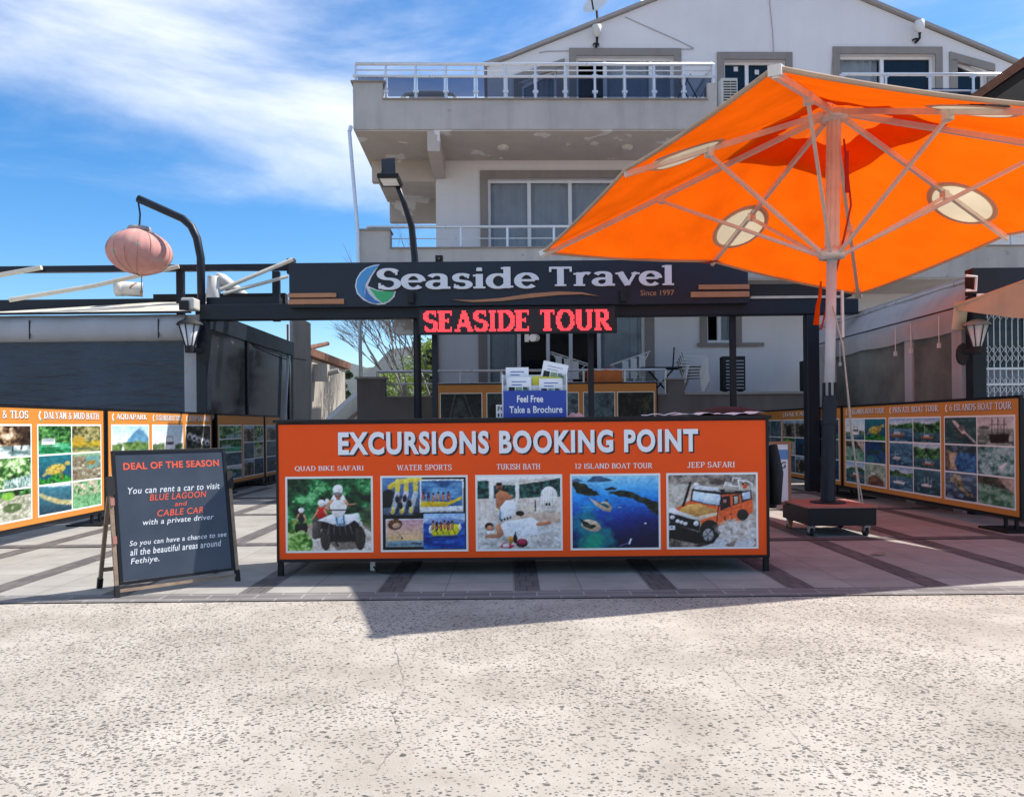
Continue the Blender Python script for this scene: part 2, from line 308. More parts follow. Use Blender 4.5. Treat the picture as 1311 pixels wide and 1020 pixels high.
# ------------------------------------------------------------------ printed pictures (painted by code into a colour grid)
class Pic:
    def __init__(s, w, h, seed=0):
        s.W, s.H = w*2, h*2; s.asp = w/h; s.rng = np.random.RandomState(seed)
        yy, xx = np.mgrid[0:s.H, 0:s.W]; s.x = (xx+.5)/s.W; s.y = (yy+.5)/s.H; s.a = np.zeros((s.H, s.W, 3)); k = 1.0 if w > 60 else .6
        ax, ay = (s.noise(9, 3)-.5)*.012*k+(s.noise(30, 2)-.5)*.006*k, (s.noise(9, 3)-.5)*.012*k+(s.noise(30, 2)-.5)*.006*k; s.x, s.y = s.x+ax, s.y+ay
        yy2, xx2 = np.mgrid[0:s.H, 0:s.W]; s.X0, s.Y0 = (xx2+.5)/s.W, (yy2+.5)/s.H
    def noise(s, sc, oc=4, ax=1.0, rough=.55):
        out = np.zeros((s.H, s.W)); amp = 1; tot = 0
        for o in range(oc):
            n = sc*2**o; g = s.rng.rand(int(n*1.06)+4, int(n*ax*1.06)+4)
            fx, fy = np.clip(s.x, 0, 1.05)*n*ax, np.clip(s.y, 0, 1.05)*n; ix, iy = fx.astype(int), fy.astype(int); tx, ty = fx-ix, fy-iy; tx = tx*tx*(3-2*tx); ty = ty*ty*(3-2*ty)
            out += amp*((g[iy, ix]*(1-tx)+g[iy, ix+1]*tx)*(1-ty)+(g[iy+1, ix]*(1-tx)+g[iy+1, ix+1]*tx)*ty); tot += amp; amp *= rough
        return out/tot
    def mix(s, mask, col, al=1.0):
        m = np.clip(mask.astype(float)*al, 0, 1)[..., None]; col = np.asarray(col, float)
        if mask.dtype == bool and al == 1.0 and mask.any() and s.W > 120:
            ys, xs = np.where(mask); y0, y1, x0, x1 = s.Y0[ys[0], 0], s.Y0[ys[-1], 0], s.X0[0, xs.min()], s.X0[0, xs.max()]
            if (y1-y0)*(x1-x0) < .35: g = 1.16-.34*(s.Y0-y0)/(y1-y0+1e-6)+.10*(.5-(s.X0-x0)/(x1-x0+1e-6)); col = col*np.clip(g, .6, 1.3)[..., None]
        s.a = s.a*(1-m)+col*m; return s
    def grad(s, c0, c1, y0=0, y1=1, x=False, mask=None):
        t = np.clip(((s.x if x else s.y)-y0)/(y1-y0), 0, 1)[..., None]; c = np.array(c0)*(1-t)+np.array(c1)*t
        m = np.ones((s.H, s.W)) if mask is None else mask.astype(float)
        s.a = s.a*(1-m[..., None])+c*m[..., None]; return s
    def poly(s, pts):
        m = np.zeros((s.H, s.W), bool); n = len(pts)
        for i in range(n):
            (x0, y0), (x1, y1) = pts[i], pts[(i+1) % n]
            if y0 == y1: continue
            c = (y0 > s.y) != (y1 > s.y); m ^= c & (s.x < (x1-x0)*(s.y-y0)/(y1-y0)+x0)
        return m
    def ell(s, cx, cy, rx, ry, rot=0):
        a = R_(rot); dx, dy = s.x-cx, s.y-cy; X = dx*math.cos(a)+dy*math.sin(a); Y = -dx*math.sin(a)+dy*math.cos(a); return (X/rx)**2+(Y/ry)**2 < 1
    def rect(s, x0, y0, x1, y1): return (s.x > x0) & (s.x < x1) & (s.y > y0) & (s.y < y1)
    def line(s, pts, w):
        m = np.zeros((s.H, s.W), bool)
        for (x0, y0), (x1, y1) in zip(pts, pts[1:]):
            dx, dy = x1-x0, y1-y0; L2 = dx*dx+dy*dy+1e-9; t = np.clip(((s.x-x0)*dx+(s.y-y0)*dy)/L2, 0, 1)
            m |= (s.x-x0-t*dx)**2+(s.y-y0-t*dy)**2 < (w/2)**2
        return m
    def tex(s, mask, cols, sc, oc=4, ax=1, contrast=2.2):
        n = np.clip((s.noise(sc, oc, ax, .74)-.5)*contrast*1.25+.5, 0, .999)*(len(cols)-1); i = n.astype(int); t = (n-i)[..., None]; c = np.array(cols, float)
        cc = c[i]*(1-t)+c[np.minimum(i+1, len(cols)-1)]*t; m = mask.astype(float)[..., None]; s.a = s.a*(1-m)+cc*m; return s
    def grain(s, k=8, sc=40):
        lum = 1+.30*(s.noise(11, 4, 1, .8)-.5)+.30*(s.noise(40, 2, 1, .8)-.5); s.a = s.a*lum[..., None]+((s.noise(sc, 2)-.5)*2.4*k)[..., None]
        t = np.clip(s.a/255, 0, 1); s.a = 255*(t*.55+.45*t*t*(3-2*t)); return s
    def out(s):
        a = np.clip(s.a, 0, 255); return a.reshape(s.H//2, 2, s.W//2, 2, 3).mean(axis=(1, 3))
def print_mat():
    if 'printed picture' in MATS: return MATS['printed picture']
    m = bpy.data.materials.new('printed picture'); m.use_nodes = True; N = m.node_tree.nodes; b = N['Principled BSDF']; b.inputs['Roughness'].default_value = .42; b.inputs['Specular IOR Level'].default_value = .35
    a = N.new('ShaderNodeAttribute'); a.attribute_name = 'print'; m.node_tree.links.new(a.outputs['Color'], b.inputs['Base Color']); MATS['printed picture'] = m; return m
def picture(name, arr, x0, x1, z0, z1, y, parent):
    "flat print: a grid of coloured points on the plane y facing -y"
    h, w = arr.shape[:2]; xs = np.linspace(x0, x1, w); zs = np.linspace(z1, z0, h)
    co = np.zeros((h, w, 3)); co[..., 0] = xs[None, :]; co[..., 1] = y; co[..., 2] = zs[:, None]
    idx = np.arange(h*w).reshape(h, w); q = np.stack([idx[1:, :-1], idx[1:, 1:], idx[:-1, 1:], idx[:-1, :-1]], -1).reshape(-1, 4)
    me = bpy.data.meshes.new(name); me.vertices.add(h*w); me.vertices.foreach_set('co', co.reshape(-1))
    me.loops.add(q.size); me.loops.foreach_set('vertex_index', q.reshape(-1).astype(np.int32)); me.polygons.add(len(q)); me.polygons.foreach_set('loop_start', np.arange(0, q.size, 4, dtype=np.int32))
    me.update(calc_edges=True); c = arr/255.0; c = np.where(c <= .04045, c/12.92, ((c+.055)/1.055)**2.4)*1.0
    at_ = me.color_attributes.new('print', 'FLOAT_COLOR', 'POINT'); rgba = np.ones((h*w, 4), np.float32); rgba[:, :3] = c.reshape(-1, 3); at_.data.foreach_set('color', rgba.reshape(-1))
    me.materials.append(print_mat()); me.validate(); o = bpy.data.objects.new(name, me); COL.objects.link(o); o.parent = parent; return o
GREEN = [(18, 45, 25), (35, 85, 40), (60, 130, 60), (110, 175, 95)]
SKIN = (196, 140, 105)
def pic_quad():
    p = Pic(112, 98, 3); p.tex(p.x > -1, [(12, 35, 28), (25, 75, 45), (45, 120, 75), (120, 190, 130)], 7, 5)
    p.tex(p.y > .62-.1*np.abs(p.x-.5), [(40, 90, 35), (80, 140, 60), (150, 190, 110)], 12, 4)
    road = p.poly([(.27, .62), (.62, .52), (.88, .60), (1.1, .8), (1.1, 1.1), (.22, 1.1), (.12, .78)])
    p.tex(road, [(160, 145, 130), (200, 188, 175), (225, 215, 205)], 6, 4)
    p.tex(p.ell(.08, .9, .22, .2), [(50, 100, 35), (120, 165, 80), (180, 205, 140)], 14, 3)
    p.mix(p.poly([(.85, .45), (1.1, .3), (1.1, .85), (.9, .66)]), (70, 65, 50), .6)
    # far rider, middle riders
    for cx, cy, k, shirt in ((.165, .56, .62, (40, 40, 48)), (.405, .50, .8, (190, 30, 45))):
        p.mix(p.rect(cx-.10*k, cy+.06, cx+.10*k, cy+.19*k+.04), (30, 30, 34)); p.mix(p.ell(cx-.09*k, cy+.2*k, .035*k, .1*k), (28, 26, 26)); p.mix(p.ell(cx+.09*k, cy+.2*k, .035*k, .1*k), (25, 25, 25))
        p.mix(p.ell(cx, cy-.02, .065*k, .13*k), shirt); p.mix(p.line([(cx-.05*k, cy-.06), (cx-.13*k, cy+.06)], .03*k), SKIN); p.mix(p.line([(cx+.05*k, cy-.06), (cx+.11*k, cy+.05)], .03*k), SKIN)
        p.mix(p.ell(cx, cy-.17*k, .045*k, .055*k), SKIN); p.mix(p.ell(cx, cy-.20*k, .055*k, .06*k), (235, 235, 235))
    p.mix(p.ell(.475, .33, .03, .05), (225, 225, 225)); p.mix(p.rect(.30, .56, .40, .82), (80, 75, 74)); p.mix(p.ell(.33, .72, .035, .12), (95, 88, 84))
    # main quad
    p.mix(p.rect(.42, .58, .86, .88), (22, 22, 26)); p.mix(p.poly([(.48, .86), (.8, .86), (.9, .97), (.6, .99)]), (70, 62, 58), .6)
    for cx in (.455, .865):
        p.mix(p.ell(cx, .83, .062, .165), (38, 34, 36))
        for k in range(9): p.mix(p.line([(cx-.05, .70+k*.032), (cx, .715+k*.032), (cx+.05, .70+k*.032)], .009), (98, 88, 84))
    p.mix(p.poly([(.36, .58), (.52, .50), (.70, .50), (.84, .48), (.88, .66), (.80, .58), (.72, .64), (.55, .64), (.45, .60)]), (232, 236, 242))
    p.mix(p.line([(.84, .5), (.87, .66)], .02), (205, 205, 212)); p.mix(p.poly([(.56, .48), (.68, .48), (.70, .66), (.58, .66)]), (165, 195, 225)); p.mix(p.line([(.58, .5), (.6, .64), (.68, .64), (.67, .5)], .012), (60, 70, 85))
    p.mix(p.ell(.61, .37, .10, .17), (238, 236, 236)); p.mix(p.line([(.53, .31), (.46, .40), (.52, .45)], .042), (190, 145, 120)); p.mix(p.line([(.69, .31), (.73, .38), (.80, .37)], .040), (200, 152, 126))
    p.mix(p.line([(.50, .44), (.75, .44)], .014), (25, 25, 28)); p.mix(p.line([(.73, .385), (.82, .38)], .02), (30, 30, 30))
    p.mix(p.rect(.585, .22, .635, .3), (175, 128, 105)); p.mix(p.ell(.61, .205, .05, .075), (150, 110, 95)); p.mix(p.ell(.605, .165, .06, .072), (236, 238, 240)); p.mix(p.ell(.60, .215, .045, .02), (90, 90, 100), .7)
    for k in range(5): p.mix(p.line([(.5+k*.06, .64), (.48+k*.075, .78)], .012), (85, 85, 92))
    p.mix(p.line([(.58, .88), (.60, .93)], .02), (25, 25, 25)); return p.grain(10).out()
def people(p, x0, x1, y, k, n, seed=1):
    r = random.Random(seed)
    for i in range(n):
        x = x0+(x1-x0)*i/(n-1); yy = y+r.uniform(-.4, .4)*k; p.mix(p.ell(x, yy, .55*k, 1.5*k), r.choice([(60, 40, 60), (150, 60, 70), (40, 60, 110), (170, 120, 95)])); p.mix(p.ell(x, yy-1.8*k, .4*k, .55*k), (70, 45, 38)); p.mix(p.line([(x, yy), (x+r.uniform(-1, 1)*k, yy+1.7*k)], .35*k), (190, 130, 105))
def pic_water():
    p = Pic(112, 98, 5); p.mix(p.x > -1, (8, 8, 12))
    a = p.rect(0, 0, .46, .52); p.grad((95, 135, 185), (60, 80, 110), 0, .5, mask=a); p.tex(p.poly([(0, .22), (.1, .16), (.3, .3), (.46, .3), (.46, .52), (0, .52)]), [(25, 35, 48), (55, 70, 90), (90, 105, 125)], 9, 4, 1)
    p.mix(p.poly([(.0, .2), (.1, .15), (.13, .4), (0, .42)]), (28, 30, 36))
    p.mix(p.line([(.1, .13), (.2, .06), (.44, .02)], .07), (222, 196, 80)); 
    for x0, x1 in ((.19, .12), (.29, .23), (.40, .34)):
        p.mix(p.line([(x0, .04), (x0-.005, .24)], .055), (226, 200, 90)); p.mix(p.line([(x0-.005, .22), (x1, .47)], .06), (170, 180, 190)); p.mix(p.line([(x1+.01, .42), (x1, .49)], .03), (225, 195, 75))
    for x, y in ((.18, .30), (.27, .29), (.22, .38), (.33, .36)): p.mix(p.ell(x, y, .025, .05), (30, 28, 36)); p.mix(p.ell(x+.005, y-.05, .013, .015), (150, 100, 80))
    b = p.rect(.45, .03, .97, .48); p.mix(b, (225, 230, 235)); b = p.rect(.465, .05, .955, .46); p.tex(b, [(45, 85, 130), (75, 120, 165), (110, 155, 195)], 10, 4, .4); p.tex(b & (p.y > .40), [(200, 205, 210), (245, 245, 248), (150, 170, 190)], 10, 3)
    p.mix(b & p.poly([(.44, .33), (.80, .34), (.955, .26), (.94, .31), (.75, .41), (.44, .41)]), (228, 192, 50)); people(p, .49, .79, .28, .034, 6, 3)
    c = p.rect(.015, .55, .50, .97); c2 = p.rect(.04, .57, .495, .955); p.mix(c2, (215, 215, 220)); c2 = p.rect(.05, .58, .485, .945); p.grad((190, 150, 165), (222, 180, 130), .58, .87, mask=c2); p.grad((140, 165, 175), (95, 125, 135), .87, .95, mask=c2 & (p.y > .87))
    p.mix(p.ell(.155, .645, .085, .072, -20), (82, 52, 22)); p.mix(p.ell(.17, .66, .05, .035, -20), (205, 165, 145)); 
    for k in range(4): p.mix(p.line([(.10+k*.03, .59), (.11+k*.03, .67)], .006), (150, 110, 50))
    p.mix(p.line([(.15, .70), (.225, .82)], .004), (110, 90, 80)); p.mix(p.ell(.23, .835, .01, .022), (50, 40, 45)); p.mix(p.poly([(.32, .915), (.36, .89), (.47, .90), (.46, .925)]), (70, 75, 85))
    d = p.rect(.49, .50, .985, .985); p.grad((150, 185, 235), (190, 210, 235), .5, .62, mask=d); p.mix(d & p.poly([(.49, .62), (.6, .56), (.75, .545), (.985, .60), (.985, .66), (.49, .66)]), (125, 145, 190)); p.tex(d & (p.y > .635), [(15, 55, 130), (35, 90, 170), (90, 150, 215)], 9, 4, .35)
    p.mix(p.poly([(.55, .70), (.57, .66), (.90, .645), (.93, .72), (.88, .80), (.60, .805)]), (222, 214, 40)); p.mix(p.ell(.575, .71, .022, .055), (235, 238, 235)); p.mix(p.ell(.92, .69, .02, .05), (225, 228, 220)); people(p, .60, .83, .68, .034, 6, 8)
    for k in range(4): p.mix(p.line([(.63+k*.07, .72), (.66+k*.07, .79)], .008), (40, 60, 40))
    p.mix(p.line([(.60, .82), (.9, .82)], .014), (20, 40, 60)); return p.grain(8).out()
def pic_bath():
    p = Pic(112, 98, 9); p.tex(p.x > -1, [(205, 190, 178), (228, 216, 206)], 4, 3); p.mix(p.y < .06, (238, 234, 228))
    for r in (p.rect(.0, .06, .14, .30), p.rect(.2, .12, .46, .30), p.poly([(.5, .12), (1, .03), (1, .28), (.5, .30)])): p.tex(r, [(12, 38, 40), (28, 68, 66), (62, 108, 100)], 26, 2)
    for k in range(16): p.mix(p.line([(.03+k*.065, .31), (.03+k*.065, .62)], .006), (180, 155, 140), .6)
    for x in (.175, .48): p.mix(p.rect(x-.02, .03, x+.025, .52), (236, 230, 224))
    p.mix(p.ell(.345, .06, .14, .05), (242, 240, 236)); p.mix(p.ell(.86, .28, .10, .14), (240, 236, 230)); p.mix(p.rect(.765, .28, .955, .47), (234, 228, 220)); p.mix(p.rect(.78, .45, .94, .5), (205, 196, 186))
    for k in range(6): p.mix(p.line([(.78+k*.032, .18), (.78+k*.032, .44)], .005), (200, 192, 184))
    p.mix(p.line([(.695, .34), (.695, .48)], .014), (45, 35, 35)); p.mix(p.ell(.83, .39, .012, .02), (40, 35, 35)); p.mix(p.ell(.865, .39, .012, .02), (40, 35, 35))
    p.tex(p.poly([(.36, .5), (1, .5), (1, .66), (.36, .6)]), [(190, 165, 148), (215, 195, 180)], 8, 3)
    for x in (.54, .64, .74, .23): p.mix(p.ell(x, .45, .012, .02), (255, 230, 170))
    p.tex(p.poly([(0, .68), (.25, .6), (1, .64), (1, 1), (0, 1)]), [(170, 165, 160), (205, 200, 196), (225, 222, 220)], 7, 4, .5)
    for k in range(11): p.mix(p.line([(.45+k*.04, .78), (.1+k*.11, 1)], .006), (130, 125, 122), .55)
    # masseur, towel, lying guest
    p.mix(p.poly([(.22, .24), (.28, .19), (.36, .21), (.42, .30), (.40, .36), (.30, .40), (.27, .46), (.23, .42)]), (178, 118, 88)); p.mix(p.ell(.27, .145, .037, .055), (165, 105, 80)); p.mix(p.ell(.265, .105, .036, .028), (35, 25, 22)); p.mix(p.line([(.41, .27), (.36, .32)], .035), (188, 128, 96)); p.mix(p.ell(.27, .165, .028, .025), (70, 45, 38), .6)
    p.mix(p.poly([(.27, .42), (.34, .33), (.43, .32), (.46, .40), (.45, .55), (.28, .60)]), (240, 244, 248)); p.mix(p.rect(.26, .46, .285, .6), (120, 150, 180)); p.mix(p.ell(.51, .51, .05, .035), (45, 35, 32))
    for k in range(4): p.mix(p.ell(.29+k*.035, .60-k*.012, .012, .02), (55, 55, 60))
    p.mix(p.poly([(.24, .70), (.34, .62), (.66, .56), (.74, .64), (.72, .74), (.95, .74), (.55, .84), (.30, .82)]), (238, 242, 248)); p.tex(p.poly([(.34, .64), (.66, .58), (.70, .66), (.45, .78)]), [(215, 222, 232), (248, 250, 252)], 9, 3)
    p.mix(p.line([(.73, .66), (.86, .64)], .05), (185, 125, 95)); p.mix(p.ell(.14, .68, .055, .05), (45, 26, 24)); p.mix(p.ell(.155, .71, .045, .04), (196, 140, 112)); p.mix(p.poly([(.22, .66), (.27, .64), (.32, .80), (.25, .85), (.08, .84), (.10, .80), (.23, .79)]), (196, 138, 108)); p.mix(p.rect(.11, .745, .2, .79), (236, 234, 230))
    p.mix(p.ell(.40, .87, .03, .055), (200, 140, 60)); p.mix(p.ell(.45, .86, .024, .06), (28, 22, 26)); p.mix(p.rect(.442, .76, .458, .82), (28, 24, 26)); p.mix(p.ell(.53, .92, .07, .06), (80, 26, 44)); p.mix(p.ell(.53, .905, .055, .035), (165, 50, 85)); p.mix(p.poly([(.26, .97), (.32, .91), (.45, .95), (.40, .99)]), (196, 60, 90)); p.mix(p.ell(.34, .95, .04, .025), (238, 232, 226)); return p.grain(6).out()
def pic_islands():
    p = Pic(112, 98, 12); p.grad((150, 205, 245), (45, 140, 225), 0, .30); p.grad((45, 140, 225), (18, 60, 150), .30, .62, mask=p.y > .30); p.grad((18, 60, 150), (22, 18, 60), .6, 1, mask=p.y > .6)
    p.mix(np.exp(-(((p.x-.95)/.5)**2+((p.y-.9)/.4)**2)), (28, 14, 52), .6); n = p.noise(6, 4)
    p.mix(np.clip(1.5-((p.x-.22)/.22)**2-((p.y-.78)/.30)**2+(n-.5)*3, 0, 1), (18, 140, 140), .75); p.mix(np.clip(1-((p.x-.2)/.15)**2-((p.y-.92)/.14)**2+(n-.5)*3, 0, 1), (35, 165, 120), .6); p.mix(np.clip(1-((p.x-.27)/.24)**2-((p.y-.40)/.12)**2+(n-.5)*3, 0, 1), (40, 175, 215), .6)
    for pts in ([(.17, .08), (.24, .01), (.32, .0), (.48, .07), (.36, .09)], [(0, .07), (.06, .03), (.13, .08), (.0, .09)]): p.tex(p.poly(pts), [(50, 80, 110), (85, 115, 140)], 14, 3)
    sand = (196, 175, 152)
    p.mix(p.poly([(.20, .30), (.30, .37), (.40, .36), (.46, .43), (.44, .50), (.37, .49), (.28, .42)]), sand); p.mix(p.poly([(.30, .38), (.39, .385), (.43, .43), (.40, .45)]), (60, 110, 120)); p.mix(p.line([(.30, .37), (.36, .40), (.42, .43)], .012), (35, 45, 35))
    p.mix(p.ell(.22, .685, .12, .075, 25), sand); wob = (p.noise(10, 3)-.5)*.06; sx, sy = p.x.copy(), p.y.copy(); p.x = p.x+wob; p.y = p.y+wob[:, ::-1]
    F = [(18, 26, 22), (32, 44, 34), (60, 72, 58)]
    for pts in ([(.0, .12), (.09, .08), (.16, .13), (.24, .20), (.32, .27), (.18, .29), (.06, .24)], [(.42, .23), (.52, .21), (.70, .22), (.84, .30), (.95, .36), (1.05, .40), (1.05, .58), (.92, .52), (.84, .40), (.70, .32), (.55, .30)], [(.37, .17), (.45, .15), (.52, .18), (.44, .2)], [(.07, .57), (.12, .61), (.22, .66), (.30, .69), (.24, .74), (.14, .69)], [(.38, .34), (.42, .32), (.42, .36)]): p.tex(p.poly(pts), F, 16, 3)
    p.x, p.y = sx, sy
    p.mix(p.line([(.655, .94), (.675, .88)], .02), (230, 235, 245)); p.mix(p.line([(.54, .97), (.65, .93)], .014), (140, 150, 190), .6); p.mix(p.ell(.845, .665, .012, .012), (225, 230, 240)); p.mix(p.line([(.08, .44), (.2, .43)], .008), (150, 210, 235), .7); p.mix(p.line([(.53, .44), (.57, .44)], .01), (190, 220, 240)); return p.grain(5).out()
def pic_jeep():
    p = Pic(112, 98, 15); p.tex(p.x > -1, [(150, 138, 126), (180, 170, 158), (206, 198, 188)], 5, 5); p.tex(p.y < .16, [(92, 82, 78), (140, 130, 124), (170, 160, 152)], 9, 4); p.tex(p.rect(0, .13, .3, .26), [(185, 176, 165), (200, 192, 182)], 8, 3)
    p.grad((168, 166, 170), (205, 206, 212), .7, 1, mask=p.y > .88)
    O, OD = (226, 104, 58), (190, 78, 42)
    p.tex(p.poly([(.0, .72), (.3, .8), (.52, .94), (.35, 1), (.0, 1)]), [(62, 54, 50), (110, 98, 90), (150, 138, 130)], 12, 4)
    p.mix(p.poly([(0, .66), (.38, .80), (.45, .93), (.30, .95), (.0, .86)]), (26, 24, 26))
    p.mix(p.poly([(.02, .50), (.24, .36), (.27, .20), (.62, .28), (.86, .24), (.95, .26), (.96, .52), (.78, .66), (.58, .74), (.38, .80), (.36, .62)]), O)
    p.mix(p.poly([(.10, .50), (.22, .41), (.36, .40), (.57, .50), (.52, .53), (.30, .585)]), (206, 156, 92)); p.mix(p.poly([(.30, .58), (.56, .52), (.57, .56), (.38, .62)]), (222, 196, 170))
    p.mix(p.poly([(.0, .455), (.07, .45), (.12, .50), (.28, .56), (.37, .61), (.35, .64), (.0, .52)]), (225, 222, 220))
    p.mix(p.poly([(.01, .52), (.36, .64), (.35, .78), (.02, .67)]), (28, 27, 32))
    for x, y, r in ((.045, .585, .024), (.105, .64, .022), (.148, .655, .022), (.19, .67, .022), (.315, .672, .03)): p.mix(p.ell(x, y, r, r*1.15), (232, 236, 240)); p.mix(p.ell(x, y, r*.5, r*.6), (190, 196, 205))
    p.mix(p.rect(.005, .70, .075, .76), (225, 228, 236)); p.mix(p.rect(.02, .715, .05, .735), (60, 70, 150))
    p.mix(p.poly([(.25, .36), (.275, .21), (.61, .275), (.59, .445)]), (28, 28, 32)); p.mix(p.poly([(.265, .35), (.29, .225), (.595, .285), (.575, .43)]), (188, 214, 240)); p.mix(p.poly([(.40, .36), (.44, .25), (.595, .285), (.58, .42)]), (212, 228, 246)); p.mix(p.line([(.27, .355), (.57, .435)], .01), (60, 64, 80))
    p.mix(p.poly([(.27, .21), (.30, .17), (.55, .20), (.86, .23), (.84, .27), (.62, .28)]), (26, 26, 28)); p.mix(p.poly([(.29, .17), (.36, .15), (.56, .18), (.60, .245), (.30, .20)]), (208, 210, 216))
    p.mix(p.poly([(.60, .31), (.71, .29), (.705, .44), (.59, .50)]), (44, 28, 34)); p.mix(p.poly([(.73, .29), (.80, .275), (.805, .40), (.73, .43)]), (52, 40, 42)); p.mix(p.poly([(.745, .31), (.79, .30), (.79, .39), (.75, .41)]), (190, 180, 172)); p.mix(p.rect(.625, .345, .66, .39), (165, 120, 115))
    p.mix(p.poly([(.82, .24), (.945, .22), (.95, .34), (.83, .39)]), (40, 36, 40)); p.mix(p.poly([(.84, .26), (.935, .235), (.935, .33), (.84, .355)]), (188, 204, 226))
    for pts in ([(.63, .18), (.65, .11), (.72, .13), (.72, .2)], [(.65, .14), (.80, .17), (.82, .22)], [(.81, .2), (.80, .08), (.90, .10), (.95, .13), (.96, .26)], [(.73, .1), (.74, .05), (.82, .06)], [(.84, .2), (.86, .09)]): p.mix(p.line(pts, .014), (225, 225, 228))
    p.mix(p.ell(.87, .165, .03, .03), (216, 96, 62)); p.mix(p.ell(.85, .135, .015, .02), (90, 60, 50)); p.mix(p.ell(.70, .225, .06, .03), (140, 135, 130))
    p.mix(p.line([(.25, .11), (.23, .2), (.17, .42)], .03), (30, 28, 30)); p.mix(p.ell(.315, .14, .03, .03), (238, 238, 240))
    p.mix(p.line([(.705, .29), (.72, .62)], .007), OD); p.mix(p.line([(.60, .50), (.955, .40)], .008), OD); p.mix(p.line([(.55, .66), (.57, .44)], .012), (36, 30, 32)); p.mix(p.ell(.70, .545, .014, .008), (50, 30, 26)); p.mix(p.ell(.80, .505, .012, .01), (50, 30, 26)); p.mix(p.rect(.63, .57, .65, .63), (140, 50, 30))
    p.mix(p.ell(.47, .77, .115, .145), (36, 30, 30)); p.mix(p.ell(.455, .83, .095, .125), (30, 28, 30)); p.mix(p.ell(.45, .83, .06, .085), (150, 152, 156))
    for k in range(5): a = k*72+20; p.mix(p.line([(.45, .83), (.45+.055*math.cos(R_(a)), .83+.08*math.sin(R_(a)))], .014), (52, 52, 56))
    p.mix(p.ell(.45, .83, .015, .02), (40, 40, 44)); p.mix(p.ell(.84, .56, .065, .08), (48, 42, 42))
    n = p.noise(7, 5); d = np.clip(1.5-((p.x-.86)/.36)**2-((p.y-.76)/.19)**2+(n-.5)*4.5, 0, 1); p.mix(d, (196, 184, 176), .92); p.tex(d > .8, [(165, 150, 142), (205, 196, 190), (222, 216, 212)], 12, 4); p.mix((n > .62) & (d > .4) & (p.y > .72), (120, 100, 92), .6); return p.grain(8).out()
